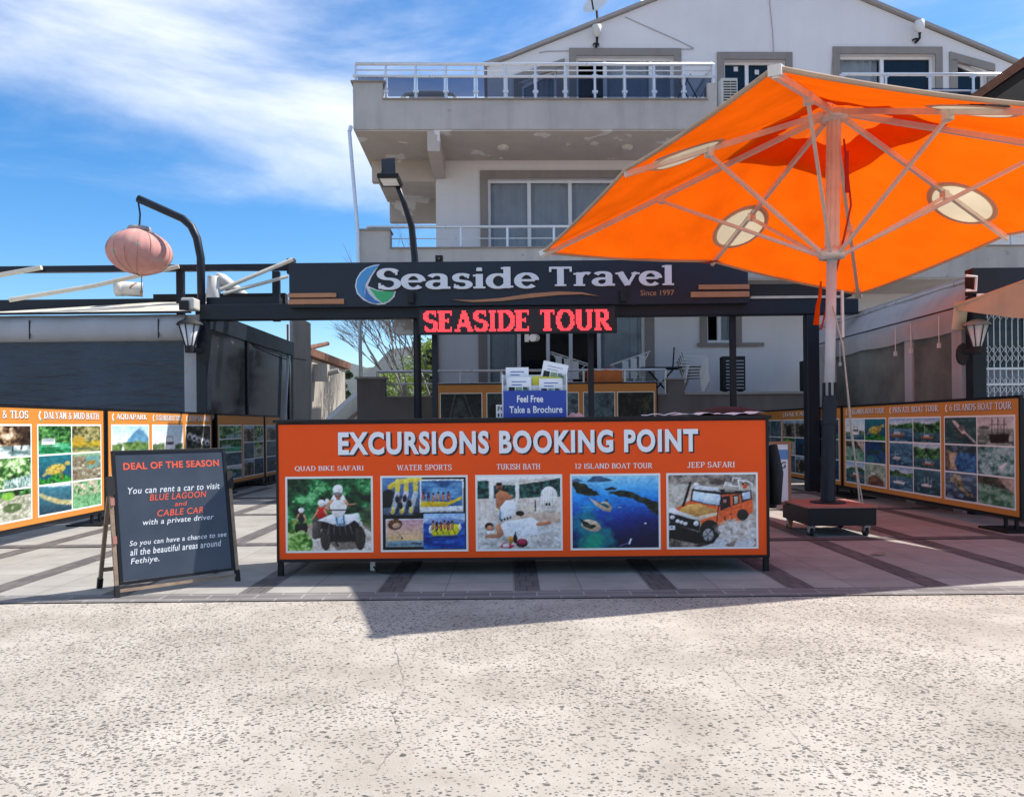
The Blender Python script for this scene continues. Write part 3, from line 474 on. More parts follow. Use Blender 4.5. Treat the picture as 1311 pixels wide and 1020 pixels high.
def tile(kind, seed, w=40, h=32):
    p = Pic(w, h, seed); r = random.Random(seed); A = p.x > -1
    def sea(y0, c=((70, 120, 135), (30, 80, 105)), m=None): p.grad(c[0], c[1], y0, 1, mask=p.y > y0); p.tex((p.y > y0) & (p.noise(14, 3, .4) > .56), [c[0], tuple(min(255, k+28) for k in c[0])], 10, 2)
    def hill(y0, amp, cols=GREEN, sc=3): hgt = y0-amp*(p.noise(sc, 3)[0:1, :]-.3); p.tex((p.y > hgt), cols, 12, 4)
    def boat(cx, cy, k, hull=(235, 235, 235), mast=2):
        for i in range(mast): x = cx-.1*k+.2*k*i; p.mix(p.line([(x, cy), (x, cy-.55*k)], .012), (225, 225, 220)); p.mix(p.line([(x, cy-.55*k), (cx+.3*k, cy)], .006), (215, 215, 210))
        p.mix(p.poly([(cx-.32*k, cy-.03), (cx+.36*k, cy-.04), (cx+.24*k, cy+.1*k), (cx-.24*k, cy+.1*k)]), hull); p.mix(p.rect(cx-.15*k, cy-.09*k-.02, cx+.14*k, cy-.02), (205, 200, 190)); p.mix(p.rect(cx-.24*k, cy+.07*k, cx+.24*k, cy+.12*k), (90, 60, 45), .7)
    if kind == 'river': p.tex(A, GREEN, 8, 5); hill(.1, .2); p.tex(p.y > .62, [(20, 120, 70), (40, 165, 105), (120, 205, 165)], 9, 3, .4); p.mix(p.rect(.1, .45, .48, .58), (225, 228, 232)); p.mix(p.rect(.12, .5, .46, .55), (90, 110, 140)); p.mix(p.poly([(.06, .58), (.52, .58), (.46, .66), (.12, .66)]), (235, 236, 238)); p.mix(p.line([(.1, .72), (.9, .69)], .02), (210, 235, 225), .6)
    elif kind == 'reeds': p.tex(A, [(60, 70, 45), (130, 125, 70), (170, 165, 110)], 8, 5); p.tex(p.y > .58, [(200, 170, 20), (170, 150, 30), (110, 110, 40)], 9, 3, .4); p.mix(p.ell(.22, .56, .2, .18), (190, 150, 30), .8); p.tex(p.y > .8, [(90, 105, 70), (170, 165, 90)], 8, 3, .4)
    elif kind == 'turtle': p.grad((25, 120, 130), (20, 80, 110)); p.tex(p.y > .72+.1*np.sin(p.x*8), [(25, 110, 40), (60, 190, 60), (20, 70, 50)], 9, 3); p.mix(p.ell(.5, .5, .3, .17, -12), (190, 165, 55)); p.tex(p.ell(.5, .47, .27, .13, -12), [(150, 125, 40), (215, 195, 90)], 12, 2); p.mix(p.ell(.86, .33, .085, .07), (185, 165, 80)); p.mix(p.line([(.65, .55), (.7, .85)], .07), (120, 105, 50)); p.mix(p.line([(.3, .55), (.15, .68)], .07), (165, 150, 70))
    elif kind == 'mud': p.tex(A, [(90, 75, 60), (150, 130, 110), (110, 120, 90), (190, 180, 165)], 11, 4); p.mix(p.ell(.75, .3, .3, .35) & (p.noise(5, 3) > .42), (95, 150, 145)); p.mix(p.ell(.65, .38, .18, .09), (150, 125, 60)); p.tex(p.y < .1, [(150, 180, 160), (120, 160, 110)], 6)
    elif kind == 'sandspit': p.grad((60, 130, 150), (25, 70, 90)); p.mix(p.poly([(0, 0), (.9, 0), (1, .12), (.4, .08)]), (190, 205, 215)); p.tex(p.poly([(0, .22), (.3, .4), (.7, .58), (1, .64), (1, .82), (.5, .68), (.15, .46), (0, .32)]), [(150, 150, 100), (190, 180, 130)], 9, 3)
    elif kind == 'bathers': p.tex(A, [(45, 85, 50), (95, 160, 95), (140, 200, 150), (165, 130, 105), (210, 200, 190)], 13, 4); p.tex(p.y > .55, [(70, 130, 85), (130, 195, 140), (90, 150, 100)], 9, 4)
    elif kind == 'gorge': p.tex(A, [(40, 28, 20), (110, 80, 55), (180, 150, 110), (225, 210, 180)], 6, 5); p.mix(np.clip((p.x-.45)*2, 0, .8), (50, 35, 28)); p.tex(p.y > .66, [(90, 120, 120), (160, 185, 185), (225, 235, 235)], 8, 3, .5); p.mix(p.rect(.5, .68, .54, .82), (30, 40, 60)); p.mix(p.rect(.72, .62, .76, .78), (40, 40, 50))
    elif kind == 'fall': p.tex(A, [(15, 45, 20), (50, 110, 45), (120, 170, 90), (210, 225, 190)], 9, 5); p.tex(p.poly([(.3, .72), (1, .58), (1, 1), (.3, 1)]), [(60, 100, 90), (130, 170, 160), (200, 220, 215)], 12, 3, 2.5)
    elif kind == 'theatre': p.tex(A, [(120, 130, 105), (165, 165, 145), (205, 205, 190)], 14, 4); p.mix(p.ell(.5, .58, .24, .15), (85, 110, 65)); p.tex(p.y < .22, GREEN, 8, 3); p.mix(p.ell(.4, .2, .16, .12), (120, 180, 60)); p.mix(p.ell(.5, .57, .03, .02), (235, 235, 225))
    elif kind == 'lake': p.grad((150, 200, 230), (205, 225, 235), 0, .45); p.mix(p.poly([(.4, .4), (.6, .18), (.72, .08), (.84, .16), (1, .36), (1, .48), (.4, .48)]), (85, 140, 180)); hill(.5, .15, [(50, 90, 40), (85, 125, 55), (130, 150, 90)]); p.tex(p.y > .7, [(140, 175, 190), (95, 140, 150)], 6, 3, .4); p.mix(p.poly([(.2, .92), (.28, .5), (.36, .92)]), (235, 235, 235)); p.mix(p.rect(.3, .75, .6, .9), (90, 150, 190))
    elif kind == 'deck': p.grad((175, 215, 225), (220, 232, 232), 0, .5); hill(.62, .2, [(70, 100, 60), (120, 140, 100)]); sea(.75); p.mix(p.rect(.38, .45, .72, .74), (225, 225, 220)); p.mix(p.rect(.42, .5, .68, .58), (70, 80, 95)); p.mix(p.rect(.44, .34, .66, .37), (120, 110, 100)); p.mix(p.line([(.44, .35), (.44, .5)], .012), (100, 90, 80)); p.mix(p.line([(.65, .35), (.65, .5)], .012), (100, 90, 80))
    elif kind == 'convoy': p.tex(A, [(25, 30, 25), (60, 65, 55), (110, 105, 95)], 8, 4); 
    elif kind == 'ship': p.grad((190, 175, 172), (222, 205, 196), 0, .45); sea(.42, ((150, 155, 140), (70, 85, 75))); p.mix(p.ell(.2, .38, .16, .05), (90, 95, 90)); p.mix(p.poly([(.32, .62), (.88, .58), (.84, .9), (.38, .92)]), (52, 36, 28))
    elif kind == 'gulet': sea(-.1, ((60, 98, 96), (40, 74, 76))); p.mix(p.poly([(.2, .12), (.34, .08), (.78, .62), (.7, .72), (.5, .7)]), (88, 66, 52)); p.mix(p.poly([(.24, .14), (.34, .12), (.72, .6), (.56, .62)]), (206, 198, 186)); p.mix(p.poly([(.42, .34), (.6, .32), (.68, .48), (.5, .5)]), (120, 110, 110)); p.mix(p.line([(.7, .62), (1, .96)], .04), (220, 215, 205))
    elif kind == 'beach': p.tex(A, [(20, 60, 110), (45, 105, 160), (70, 140, 185)], 9, 4); p.tex(p.y < .28, [(45, 65, 70), (75, 95, 95), (95, 130, 160)], 8, 4); p.tex(p.poly([(.0, .2), (.25, .3), (.42, .28), (.36, .45), (.32, .65), (.4, .95), (.0, .9)]), [(165, 135, 100), (205, 182, 150)], 8, 3); p.tex(p.poly([(0, .0), (.14, .4), (.2, .9), (0, 1)]), [(80, 70, 55), (150, 130, 100)], 12, 3)
    elif kind == 'shallow': p.tex(A, [(35, 70, 65), (85, 135, 125), (140, 185, 178), (185, 210, 205)], 6, 5); p.mix(p.line([(.62, .72), (.78, .55)], .06), (225, 225, 220))
    elif kind == 'cape': sea(-.1, ((95, 125, 145), (30, 55, 75))); p.tex(p.poly([(.12, .32), (.3, .05), (.5, .1), (.6, .5), (.9, .8), (.75, .84), (.45, .6), (.35, .42)]), [(75, 75, 55), (140, 130, 95), (190, 180, 150)], 9, 4)
    elif kind == 'cove': p.tex(A, [(60, 110, 85), (110, 160, 130), (150, 190, 165)], 6, 4); p.tex((p.y < .28+.15*p.x), [(35, 45, 35), (70, 75, 60), (110, 100, 80)], 10, 4); p.tex(p.poly([(.55, 0), (1, 0), (1, .55), (.8, .35)]), [(165, 140, 120), (200, 180, 165)], 10, 4)
    elif kind == 'map': p.grad((20, 60, 110), (30, 100, 150)); p.tex((p.noise(4, 4) > .58), [(30, 60, 40), (60, 90, 60)], 10, 3); p.mix(p.ell(.3, .8, .18, .16), (50, 140, 110), .7)
    elif kind == 'rock': p.tex(A, [(120, 150, 120), (190, 195, 165)], 6, 4); p.tex(p.poly([(.1, 1), (.2, .62), (.5, .5), (.85, .68), (.95, 1)]), [(90, 55, 40), (150, 105, 80)], 9, 4); p.mix(p.rect(.3, .4, .5, .5), (210, 200, 190))
    elif kind == 'ruin': p.tex(A, [(50, 50, 40), (110, 100, 85), (160, 150, 130)], 7, 5); p.mix(p.ell(.5, .6, .2, .3), (40, 35, 30)); p.tex(p.y < .2, [(120, 150, 175), (160, 180, 195)], 4)
    elif kind == 'dive': p.grad((20, 90, 130), (10, 40, 70)); p.mix(p.ell(.5, .45, .2, .1, 20), (25, 25, 30)); p.mix(p.ell(.68, .5, .05, .05), (220, 200, 60)); p.mix((p.noise(8, 3) > .62) & (p.y > .6), (60, 120, 110))
    elif kind == 'storm': p.tex(A, [(52, 76, 88), (78, 104, 114), (96, 122, 130)], 4, 5); p.mix(p.noise(5, 4) > .66, (40, 60, 72), .7)
    elif kind == 'woods': p.tex(A, [(12, 20, 16), (32, 44, 32), (70, 80, 58)], 6, 5); p.tex(p.y > .72, [(55, 58, 38), (105, 95, 60)], 9, 3, .4); p.mix(p.rect(.1, .7, .8, .76), (120, 112, 70), .6)
    elif kind == 'lane': p.grad((30, 40, 44), (62, 74, 74)); p.mix(p.poly([(.42, .1), (.5, .1), (.95, 1), (.1, 1)]), (68, 78, 78)); p.mix(p.line([(.36, .02), (.1, 1)], .025), (110, 115, 110)); p.mix(p.line([(.58, .02), (.95, 1)], .02), (100, 108, 104)); p.mix(p.ell(.5, .8, .16, .1), (18, 24, 24)); p.mix(p.rect(.38, .74, .62, .77), (110, 118, 116)); p.mix(p.ell(.5, .55, .09, .06), (28, 34, 34))
    elif kind == 'bike': p.grad((60, 80, 88), (40, 56, 62)); p.mix(p.ell(.2, .42, .14, .2), (22, 26, 30)); p.tex(p.poly([(.4, .3), (1, .2), (1, .8), (.5, .7)]), [(20, 26, 28), (52, 60, 60)], 8, 3); p.mix(p.line([(.3, .6), (.6, .95)], .04), (130, 140, 140))
    else:  # yacht
        p.grad(r.choice([(165, 190, 205), (130, 170, 210), (205, 195, 190)]), (205, 215, 220), 0, .3); seed % 3 and hill(r.uniform(.15, .4), .25, r.choice([GREEN, [(60, 65, 45), (110, 105, 65), (160, 150, 90)]])); sea(r.uniform(.38, .6) if seed % 3 else .03, r.choice([((70, 120, 140), (25, 70, 105)), ((55, 105, 115), (30, 70, 80))])); boat(r.uniform(.3, .68), r.uniform(.62, .84), r.uniform(.4, 1.05), r.choice([(235, 235, 235), (150, 110, 80), (205, 190, 170)]), r.choice([1, 1, 2, 3]))
    if kind == 'ship':
        for x in (.42, .58, .74): p.mix(p.line([(x, .65), (x, .08)], .02), (60, 45, 40)); p.mix(p.line([(x-.1, .28), (x+.1, .26)], .014), (70, 55, 50)); p.mix(p.line([(x, .1), (x+.14, .6)], .008), (90, 75, 70))
    if kind == 'convoy':
        for k in range(5): p.mix(p.ell(.15+k*.18, .35+.06*k, .1, .11), (210, 205, 198)); p.mix(p.ell(.15+k*.18, .38+.06*k, .06, .05), (40, 44, 50))
    p.grain(16, 18); a = p.out(); return a*.76+a.mean(axis=2, keepdims=True)*.24
# ------------------------------------------------------------------ materials
def brick(name, c1, c2, mortar, bw, bh, msize=.012, off=.5, rough=.8, scale=1.0, coords='Object', rot=0, var=.2):
    m = bpy.data.materials.new(name); m.use_nodes = True; N = m.node_tree.nodes; L = m.node_tree.links; b = N['Principled BSDF']; b.inputs['Roughness'].default_value = rough; b.inputs['Specular IOR Level'].default_value = .3
    t = N.new('ShaderNodeTexCoord'); mp_ = N.new('ShaderNodeMapping'); mp_.inputs['Rotation'].default_value = (0, 0, rot); L.new(t.outputs[coords], mp_.inputs[0])
    k = N.new('ShaderNodeTexBrick'); k.offset = off; k.inputs['Scale'].default_value = scale; k.inputs['Brick Width'].default_value = bw; k.inputs['Row Height'].default_value = bh; k.inputs['Mortar Size'].default_value = msize; k.inputs['Mortar Smooth'].default_value = .3; k.inputs['Bias'].default_value = 0
    k.inputs['Color1'].default_value = (*c1, 1); k.inputs['Color2'].default_value = (*c2, 1); k.inputs['Mortar'].default_value = (*mortar, 1); L.new(mp_.outputs[0], k.inputs['Vector'])
    n = N.new('ShaderNodeTexNoise'); n.inputs['Scale'].default_value = 2.2; n.inputs['Detail'].default_value = 10; n.inputs['Roughness'].default_value = .65; L.new(t.outputs[coords], n.inputs['Vector'])
    r = N.new('ShaderNodeMapRange'); r.inputs['From Min'].default_value = .3; r.inputs['From Max'].default_value = .7; r.inputs['To Min'].default_value = 1-var; r.inputs['To Max'].default_value = 1+var*.7; L.new(n.outputs['Fac'], r.inputs['Value'])
    mu = N.new('ShaderNodeVectorMath'); mu.operation = 'SCALE'; L.new(k.outputs['Color'], mu.inputs[0]); L.new(r.outputs[0], mu.inputs['Scale']); L.new(mu.outputs[0], b.inputs['Base Color'])
    bp = N.new('ShaderNodeBump'); bp.inputs['Strength'].default_value = .35; bp.inputs['Distance'].default_value = .006
    n2 = N.new('ShaderNodeTexNoise'); n2.inputs['Scale'].default_value = 90; L.new(t.outputs[coords], n2.inputs['Vector'])
    s_ = N.new('ShaderNodeMath'); s_.operation = 'SUBTRACT'; L.new(n2.outputs['Fac'], s_.inputs[0]); L.new(k.outputs['Fac'], s_.inputs[1]); L.new(s_.outputs[0], bp.inputs['Height']); L.new(bp.outputs[0], b.inputs['Normal'])
    MATS[name] = m; return m
def pebble_mat():
    m = bpy.data.materials.new('exposed pebble concrete'); m.use_nodes = True; N = m.node_tree.nodes; L = m.node_tree.links; b = N['Principled BSDF']; b.inputs['Roughness'].default_value = .85; b.inputs['Specular IOR Level'].default_value = .25
    t = N.new('ShaderNodeTexCoord')
    def noise(sc, d=5, r=.6):
        n = N.new('ShaderNodeTexNoise'); n.inputs['Scale'].default_value = sc; n.inputs['Detail'].default_value = d; n.inputs['Roughness'].default_value = r; L.new(t.outputs['Object'], n.inputs['Vector']); return n
    def rng(src, a, b_, c, d):
        n = N.new('ShaderNodeMapRange'); n.inputs['From Min'].default_value = a; n.inputs['From Max'].default_value = b_; n.inputs['To Min'].default_value = c; n.inputs['To Max'].default_value = d; L.new(src, n.inputs['Value']); return n.outputs[0]
    def ma(op, a, b_):
        n = N.new('ShaderNodeMath'); n.operation = op
        for i, x in enumerate((a, b_)):
            if isinstance(x, (int, float)): n.inputs[i].default_value = x
            else: L.new(x, n.inputs[i])
        return n.outputs[0]
    warp = noise(18, 2); wv = N.new('ShaderNodeVectorMath'); wv.operation = 'SCALE'; wv.inputs['Scale'].default_value = .03; L.new(warp.outputs['Color'], wv.inputs[0])
    ad = N.new('ShaderNodeVectorMath'); L.new(t.outputs['Object'], ad.inputs[0]); L.new(wv.outputs[0], ad.inputs[1])
    dens = noise(.75, 4, .55); dens2 = noise(3.1, 3)
    dn = ma('ADD', rng(dens.outputs['Fac'], .38, .62, -.1, 1.1), rng(dens2.outputs['Fac'], .35, .65, -.25, .25))
    masks, cols = [], []
    for sc, rot, stretch, lo, hi, keep in ((31, -.3, 1.3, .15, .34, .60), (46, 1.3, 1.25, .14, .34, .60), (19, .2, 1.2, .13, .29, .70)):
        mp_ = N.new('ShaderNodeMapping'); mp_.inputs['Rotation'].default_value = (0, 0, rot); mp_.inputs['Scale'].default_value = (1, stretch, 1); L.new(ad.outputs[0], mp_.inputs[0])
        v = N.new('ShaderNodeTexVoronoi'); v.voronoi_dimensions = '2D'; v.inputs['Scale'].default_value = sc; v.inputs['Randomness'].default_value = .95; L.new(mp_.outputs[0], v.inputs['Vector'])
        sp = N.new('ShaderNodeSeparateColor'); L.new(v.outputs['Color'], sp.inputs[0])
        size = rng(sp.outputs[0], 0, 1, lo, hi)
        ins = rng(ma('SUBTRACT', size, v.outputs['Distance']), 0, .05, 0, 1)
        kp = rng(ma('SUBTRACT', ma('ADD', sp.outputs[1], ma('MULTIPLY', dn, .42)), keep+.12), 0, .02, 0, 1)
        masks.append(ma('MULTIPLY', ins, kp)); cols.append(sp.outputs[2])
    mk = ma('MAXIMUM', ma('MAXIMUM', masks[0], masks[1]), masks[2])
    base = noise(1.1, 10, .68); fine = noise(130, 3)
    c = N.new('ShaderNodeMix'); c.data_type = 'RGBA'; c.inputs[6].default_value = (.325, .287, .242, 1); c.inputs[7].default_value = (.475, .432, .375, 1); L.new(rng(base.outputs['Fac'], .35, .65, 0, 1), c.inputs[0])
    c2 = N.new('ShaderNodeVectorMath'); c2.operation = 'SCALE'; L.new(c.outputs[2], c2.inputs[0]); L.new(rng(fine.outputs['Fac'], .3, .7, .86, 1.1), c2.inputs['Scale'])
    pc = N.new('ShaderNodeValToRGB'); e = pc.color_ramp.elements; e[0].color = (.075, .07, .062, 1); e[1].color = (.24, .215, .185, 1); x = e.new(.45); x.color = (.13, .122, .108, 1); x = e.new(.8); x.color = (.21, .175, .15, 1); L.new(cols[0], pc.inputs[0])
    fx = N.new('ShaderNodeMix'); fx.data_type = 'RGBA'; L.new(ma('MULTIPLY', mk, .97), fx.inputs[0]); L.new(c2.outputs[0], fx.inputs[6]); L.new(pc.outputs[0], fx.inputs[7]); L.new(fx.outputs[2], b.inputs['Base Color'])
    bp = N.new('ShaderNodeBump'); bp.inputs['Strength'].default_value = .35; bp.inputs['Distance'].default_value = .008; L.new(ma('ADD', ma('MULTIPLY', mk, -.5), fine.outputs['Fac']), bp.inputs['Height']); L.new(bp.outputs[0], b.inputs['Normal'])
    return m
M = dict(
    plaster=mat('white plaster wall', (.74, .72, .73), .85, .07, .7, .12, 70, streak=.035),
    trim=mat('taupe window surround', (.27, .24, .22), .8, .10, 2, .1, 60, streak=.15),
    band=mat('grey taupe balcony render', (.47, .445, .42), .85, .13, 1.1, .2, 40, streak=.18, patch=((.34, .315, .30), .70, 2.6)),
    soffit=mat('peeling beige soffit paint', (.50, .435, .385), .9, .12, 1.5, .1, 40, patch=((.68, .65, .62), .60, .95)),
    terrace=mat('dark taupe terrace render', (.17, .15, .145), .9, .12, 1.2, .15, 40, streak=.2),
    cope=mat('coping stone', (.33, .31, .30), .7, .1, 5), alu=mat('white rail metal', (.66, .68, .72), .3, .05, 4, metal=.35),
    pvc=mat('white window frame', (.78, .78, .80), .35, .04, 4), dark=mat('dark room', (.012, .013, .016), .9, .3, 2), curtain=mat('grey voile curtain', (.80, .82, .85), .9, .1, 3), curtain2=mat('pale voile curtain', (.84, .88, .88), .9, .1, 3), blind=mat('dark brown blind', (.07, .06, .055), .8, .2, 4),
    navy=mat('navy powder coated steel', (.012, .017, .027), .42, .25, 2.5, .04, 120, spec=.3), black=mat('black painted steel', (.010, .010, .012), .45, .3, 4, .05, 80, spec=.3), blackm=mat('matt black', (.012, .012, .013), .75, .3, 5),
    orange=mat('orange printed vinyl', (.96, .095, .010), .40, .06, 1.5, spec=.2), amber=mat('amber printed vinyl', lin((210, 136, 58)), .42, .07, 1.3), copper=mat('copper coloured strip', (.46, .20, .09), .4, .12, 4), white=mat('white print', (.88, .88, .90), .45, .04, 5), cream=mat('cream print border', (.88, .86, .82), .45, .03, 5), ink=mat('black print', (.01, .01, .012), .5, .1, 5),
    slate=mat('slate blue chalkboard', (.044, .054, .074), .36, .22, 3, .05, 40), chalk=mat('white chalk lettering', (.72, .75, .78), .7, .1, 8), redink=mat('orange red lettering', (.75, .10, .04), .6, .06, 6), wood=mat('weathered wood', (.30, .21, .14), .75, .35, 9, .3, 40), redwood=mat('reddish stained plywood', (.40, .17, .13), .75, .2, 5, .1, 40),
    led=mat('led panel black', (.016, .008, .011), .45, .2, 6), ledon=mat('lit red led', (.6, .03, .04), .5, 0, 1, emit=((1, .045, .06), 1.15)), silver=mat('brushed white letter face', (.72, .73, .76), .32, .05, 5, metal=.15),
    canvas=mat('grey canvas', (.40, .40, .42), .85, .12, 1.2, .3, 9, streak=.12), creamcloth=mat('cream awning cloth', (.62, .58, .49), .85, .12, 2, .25, 6, streak=.2), beige=mat('aged beige awning', (.62, .50, .37), .85, .15, 2, .25, 7, streak=.2), pipe=mat('white duct pipe', (.66, .66, .64), .5, .12, 5, patch=((.30, .16, .09), .68, 5)),
    polem=mat('umbrella tube metal', (.74, .70, .66), .4, .1, 5, metal=.2), polew=mat('pale painted pole', (.60, .62, .66), .4, .08, 4), rope=mat('rope', (.52, .46, .38), .9, .2, 20), redcord=mat('red strap', (.45, .03, .02), .7, .1, 6),
    pane=glass('window glass', (.93, .95, .97), .80), pane2=glass('dark window glass', (.45, .5, .55), .45), railglass=glass('tinted rail glass', (.55, .60, .70), .78, .05, (.06, .07, .09)),
    lampglass=mat('frosted lamp glass', (.70, .70, .70), .3, .05, 5), rubber=mat('black rubber', (.012, .012, .012), .8, .2, 6), whiteplastic=mat('white plastic', (.70, .70, .70), .45, .06, 5), acbody=mat('aged white casing', (.60, .58, .53), .5, .1, 4, streak=.15), towel=mat('orange towel', (.60, .18, .05), .95, .15, 6, .4, 60), bluep=mat('blue print', (.012, .05, .36), .4, .05, 4), yellow=mat('yellow print', (.75, .66, .04), .5, .05, 5),
    tilewood=mat('old roof tiles', (.20, .095, .06), .9, .35, 5, .5, 25), housewall=mat('beige house render', (.40, .36, .31), .9, .12, 1.5, .2, 30, streak=.25), bark=mat('grey bark', (.22, .20, .18), .9, .3, 6, .4, 25), leafy=mat('spring green leaves', (.30, .42, .06), .6, .4, 1.2), leafd=mat('dark leaves', (.025, .035, .022), .6, .4, 1.5), pine=mat('pine foliage', (.035, .065, .022), .7, .4, 1), hill=mat('hill scrub', (.085, .10, .095), .95, .4, .02, .0), ground=mat('bare earth', (.30, .26, .21), .95, .2, .4), pinkcloth=mat('pink cloth', (.62, .36, .34), .9, .1, 8), maroon=mat('maroon felt', (.05, .012, .013), .9, .2, 8, .3, 60), lantern=mat('faded pink lantern cloth', (.62, .29, .25), .85, .16, 5, .3, 40, patch=((.46, .36, .29), .60, 4.5)),
    joint=mat('slab strip', (.30, .29, .28), .85, .15, 4, .2, 60), cracks=mat('crack dirt', (.16, .14, .12), .95, .2, 10))
def cloth_through(name, col, k=.55, gain=.9):
    m = bpy.data.materials.new(name); m.use_nodes = True; N = m.node_tree.nodes; L = m.node_tree.links
    for n in list(N):
        if n.type == 'BSDF_PRINCIPLED': N.remove(n)
    t = N.new('ShaderNodeTexCoord'); nz_ = N.new('ShaderNodeTexNoise'); nz_.inputs['Scale'].default_value = 1.6; nz_.inputs['Detail'].default_value = 7; L.new(t.outputs['Object'], nz_.inputs['Vector'])
    r = N.new('ShaderNodeMapRange'); r.inputs['From Min'].default_value = .3; r.inputs['From Max'].default_value = .7; r.inputs['To Min'].default_value = .82; r.inputs['To Max'].default_value = 1.06; L.new(nz_.outputs['Fac'], r.inputs['Value'])
    sc = N.new('ShaderNodeVectorMath'); sc.operation = 'SCALE'; sc.inputs[0].default_value = col; L.new(r.outputs[0], sc.inputs['Scale'])
    d = N.new('ShaderNodeBsdfDiffuse'); tr = N.new('ShaderNodeBsdfTranslucent'); L.new(sc.outputs[0], d.inputs[0]); L.new(sc.outputs[0], tr.inputs[0])
    w = N.new('ShaderNodeTexNoise'); w.inputs['Scale'].default_value = 3.5; w.inputs['Detail'].default_value = 3; L.new(t.outputs['Object'], w.inputs['Vector']); bp = N.new('ShaderNodeBump'); bp.inputs['Strength'].default_value = .25; bp.inputs['Distance'].default_value = .06; L.new(w.outputs['Fac'], bp.inputs['Height']); L.new(bp.outputs[0], d.inputs['Normal']); L.new(bp.outputs[0], tr.inputs['Normal'])
    mx_ = N.new('ShaderNodeMixShader'); mx_.inputs[0].default_value = k; L.new(d.outputs[0], mx_.inputs[1]); L.new(tr.outputs[0], mx_.inputs[2]); L.new(mx_.outputs[0], N['Material Output'].inputs['Surface']); MATS[name] = m; return m
M['umb'] = cloth_through('orange umbrella cloth', (.88, .118, .003), .52)
M['vent'] = cloth_through('beige mesh vent', (.60, .50, .34), .5); M['hem'] = cloth_through('umbrella hem', (.66, .50, .36), .3)
# ------------------------------------------------------------------ ground
EDGE = 5.86
struct(MB().quad((-1500, -500, -.03), (1500, -500, -.03), (1500, 1500, -.03), (-1500, 1500, -.03)).build('ground', M['ground']))
struct(MB().quad((-30, -12, 0), (30, -12, 0), (30, EDGE, 0), (-30, EDGE, 0)).build('road', pebble_mat()))
M['slab'] = brick('grey paving slab', (.31, .29, .262), (.35, .33, .30), (.22, .205, .19), .54, .54, .006, 0)
M['stripe'] = brick('dark paving strip', (.105, .094, .092), (.145, .13, .127), (.06, .055, .054), .105, .21, .006, .5)
M['border'] = brick('grey border paver', (.145, .132, .13), (.20, .185, .18), (.34, .32, .30), .36, .135, .007, .5)
struct(MB().quad((-30, EDGE, .004), (30, EDGE, .004), (30, 24, .004), (-30, 24, .004)).build('pavement', M['slab']))
struct(MB().quad((-30, EDGE, .008), (30, EDGE, .008), (30, EDGE+.27, .008), (-30, EDGE+.27, .008)).build('pavement_border', M['border']))
st_ = MB()
for k in range(-6, 7):
    x = .109+1.08*k; st_.quad((x-.1, EDGE+.27, .008), (x+.1, EDGE+.27, .008), (x+.1, 17, .008), (x-.1, 17, .008))
struct(st_.build('paving_strip', M['stripe']))
st_ = MB()
for y in (8.6, 11.6, 14.4): st_.quad((-8, y, .012), (8, y, .012), (8, y+.2, .012), (-8, y+.2, .012))
struct(st_.build('paving_strip', M['stripe']))
def crack(pts, w, seed):
    r = random.Random(seed); L_, R2 = [], []; out = []
    for (a, b) in zip(pts, pts[1:]):
        n = 14
        for i in range(n): t = i/n; out.append(Vector((a[0]*(1-t)+b[0]*t+r.uniform(-.008, .008), a[1]*(1-t)+b[1]*t+r.uniform(-.006, .006), .004)))
    mb = MB()
    for p, q in zip(out, out[1:]):
        d = (q-p).normalized(); nn = Vector((-d.y, d.x, 0))*w*r.uniform(.3, 1); mb.quad(p-nn, p+nn, q+nn, q-nn)
    return mb
def gp(u, v): p = at(u, v, 1); k = CH/(CH-p.z); return (p.x*k, k)
struct(crack([gp(503, 820), gp(520, 880), gp(500, 905), gp(515, 945), gp(480, 990)], .0016, 1).build('road_crack', M['cracks']))
struct(crack([gp(920, 850), gp(955, 885), gp(1010, 935), gp(1095, 1020)], .0016, 2).build('road_crack', M['cracks']))
struct(crack([gp(-5, 992), gp(60, 1023)], .002, 3).build('road_crack', M['cracks']))
# ------------------------------------------------------------------ hills and things far behind
hb = MB(); NX, NY = 90, 14
for j in range(NY):
    for i in range(NX):
        x = -900+1800*i/(NX-1); y = 420+j*50; t = j/(NY-1)
        prof = 26+10*math.sin(x*.011+1)+7*math.sin(x*.031)+5*math.sin(x*.083+2)+18*math.exp(-((x+60)/60)**2)
        hb.v.append((x+6*math.sin(j*2.1+i), y, -1+1.9*prof*math.sin(min(1, t*1.9)*math.pi/2)*(1 if t < .6 else 1-(t-.6)*.6)+2*math.sin(i*1.7+j*2.3)*(t > 0)))
for j in range(NY-1):
    for i in range(NX-1): hb.f.append((j*NX+i, j*NX+i+1, (j+1)*NX+i+1, (j+1)*NX+i))
struct(hb.build('hills', M['hill'], smooth=True))
def leaf_cloud(mb, c, r, n, s, seed, squash=1.0, hole=.0):
    rr = random.Random(seed)
    cl = [(Vector((rr.gauss(0, .5)*r, rr.gauss(0, .5)*r, rr.gauss(0, .5)*r*squash)), rr.uniform(.25, .5)*r) for _ in range(max(5, n//160))]
    for i in range(n):
        cc, cr_ = rr.choice(cl); d = Vector((rr.gauss(0, 1), rr.gauss(0, 1), rr.gauss(0, 1))).normalized()*cr_*rr.random()**.4; p = Vector(c)+cc+d
        a = Vector((rr.gauss(0, 1), rr.gauss(0, 1), rr.gauss(0, .6))).normalized(); b = a.cross(Vector((rr.gauss(0, 1), rr.gauss(0, 1), rr.gauss(0, 1)))).normalized(); k = s*rr.uniform(.6, 1.3)
        mb.add([p-a*k, p-b*k*.5, p+a*k, p+b*k*.5], [(0, 1, 2, 3)])
    return mb
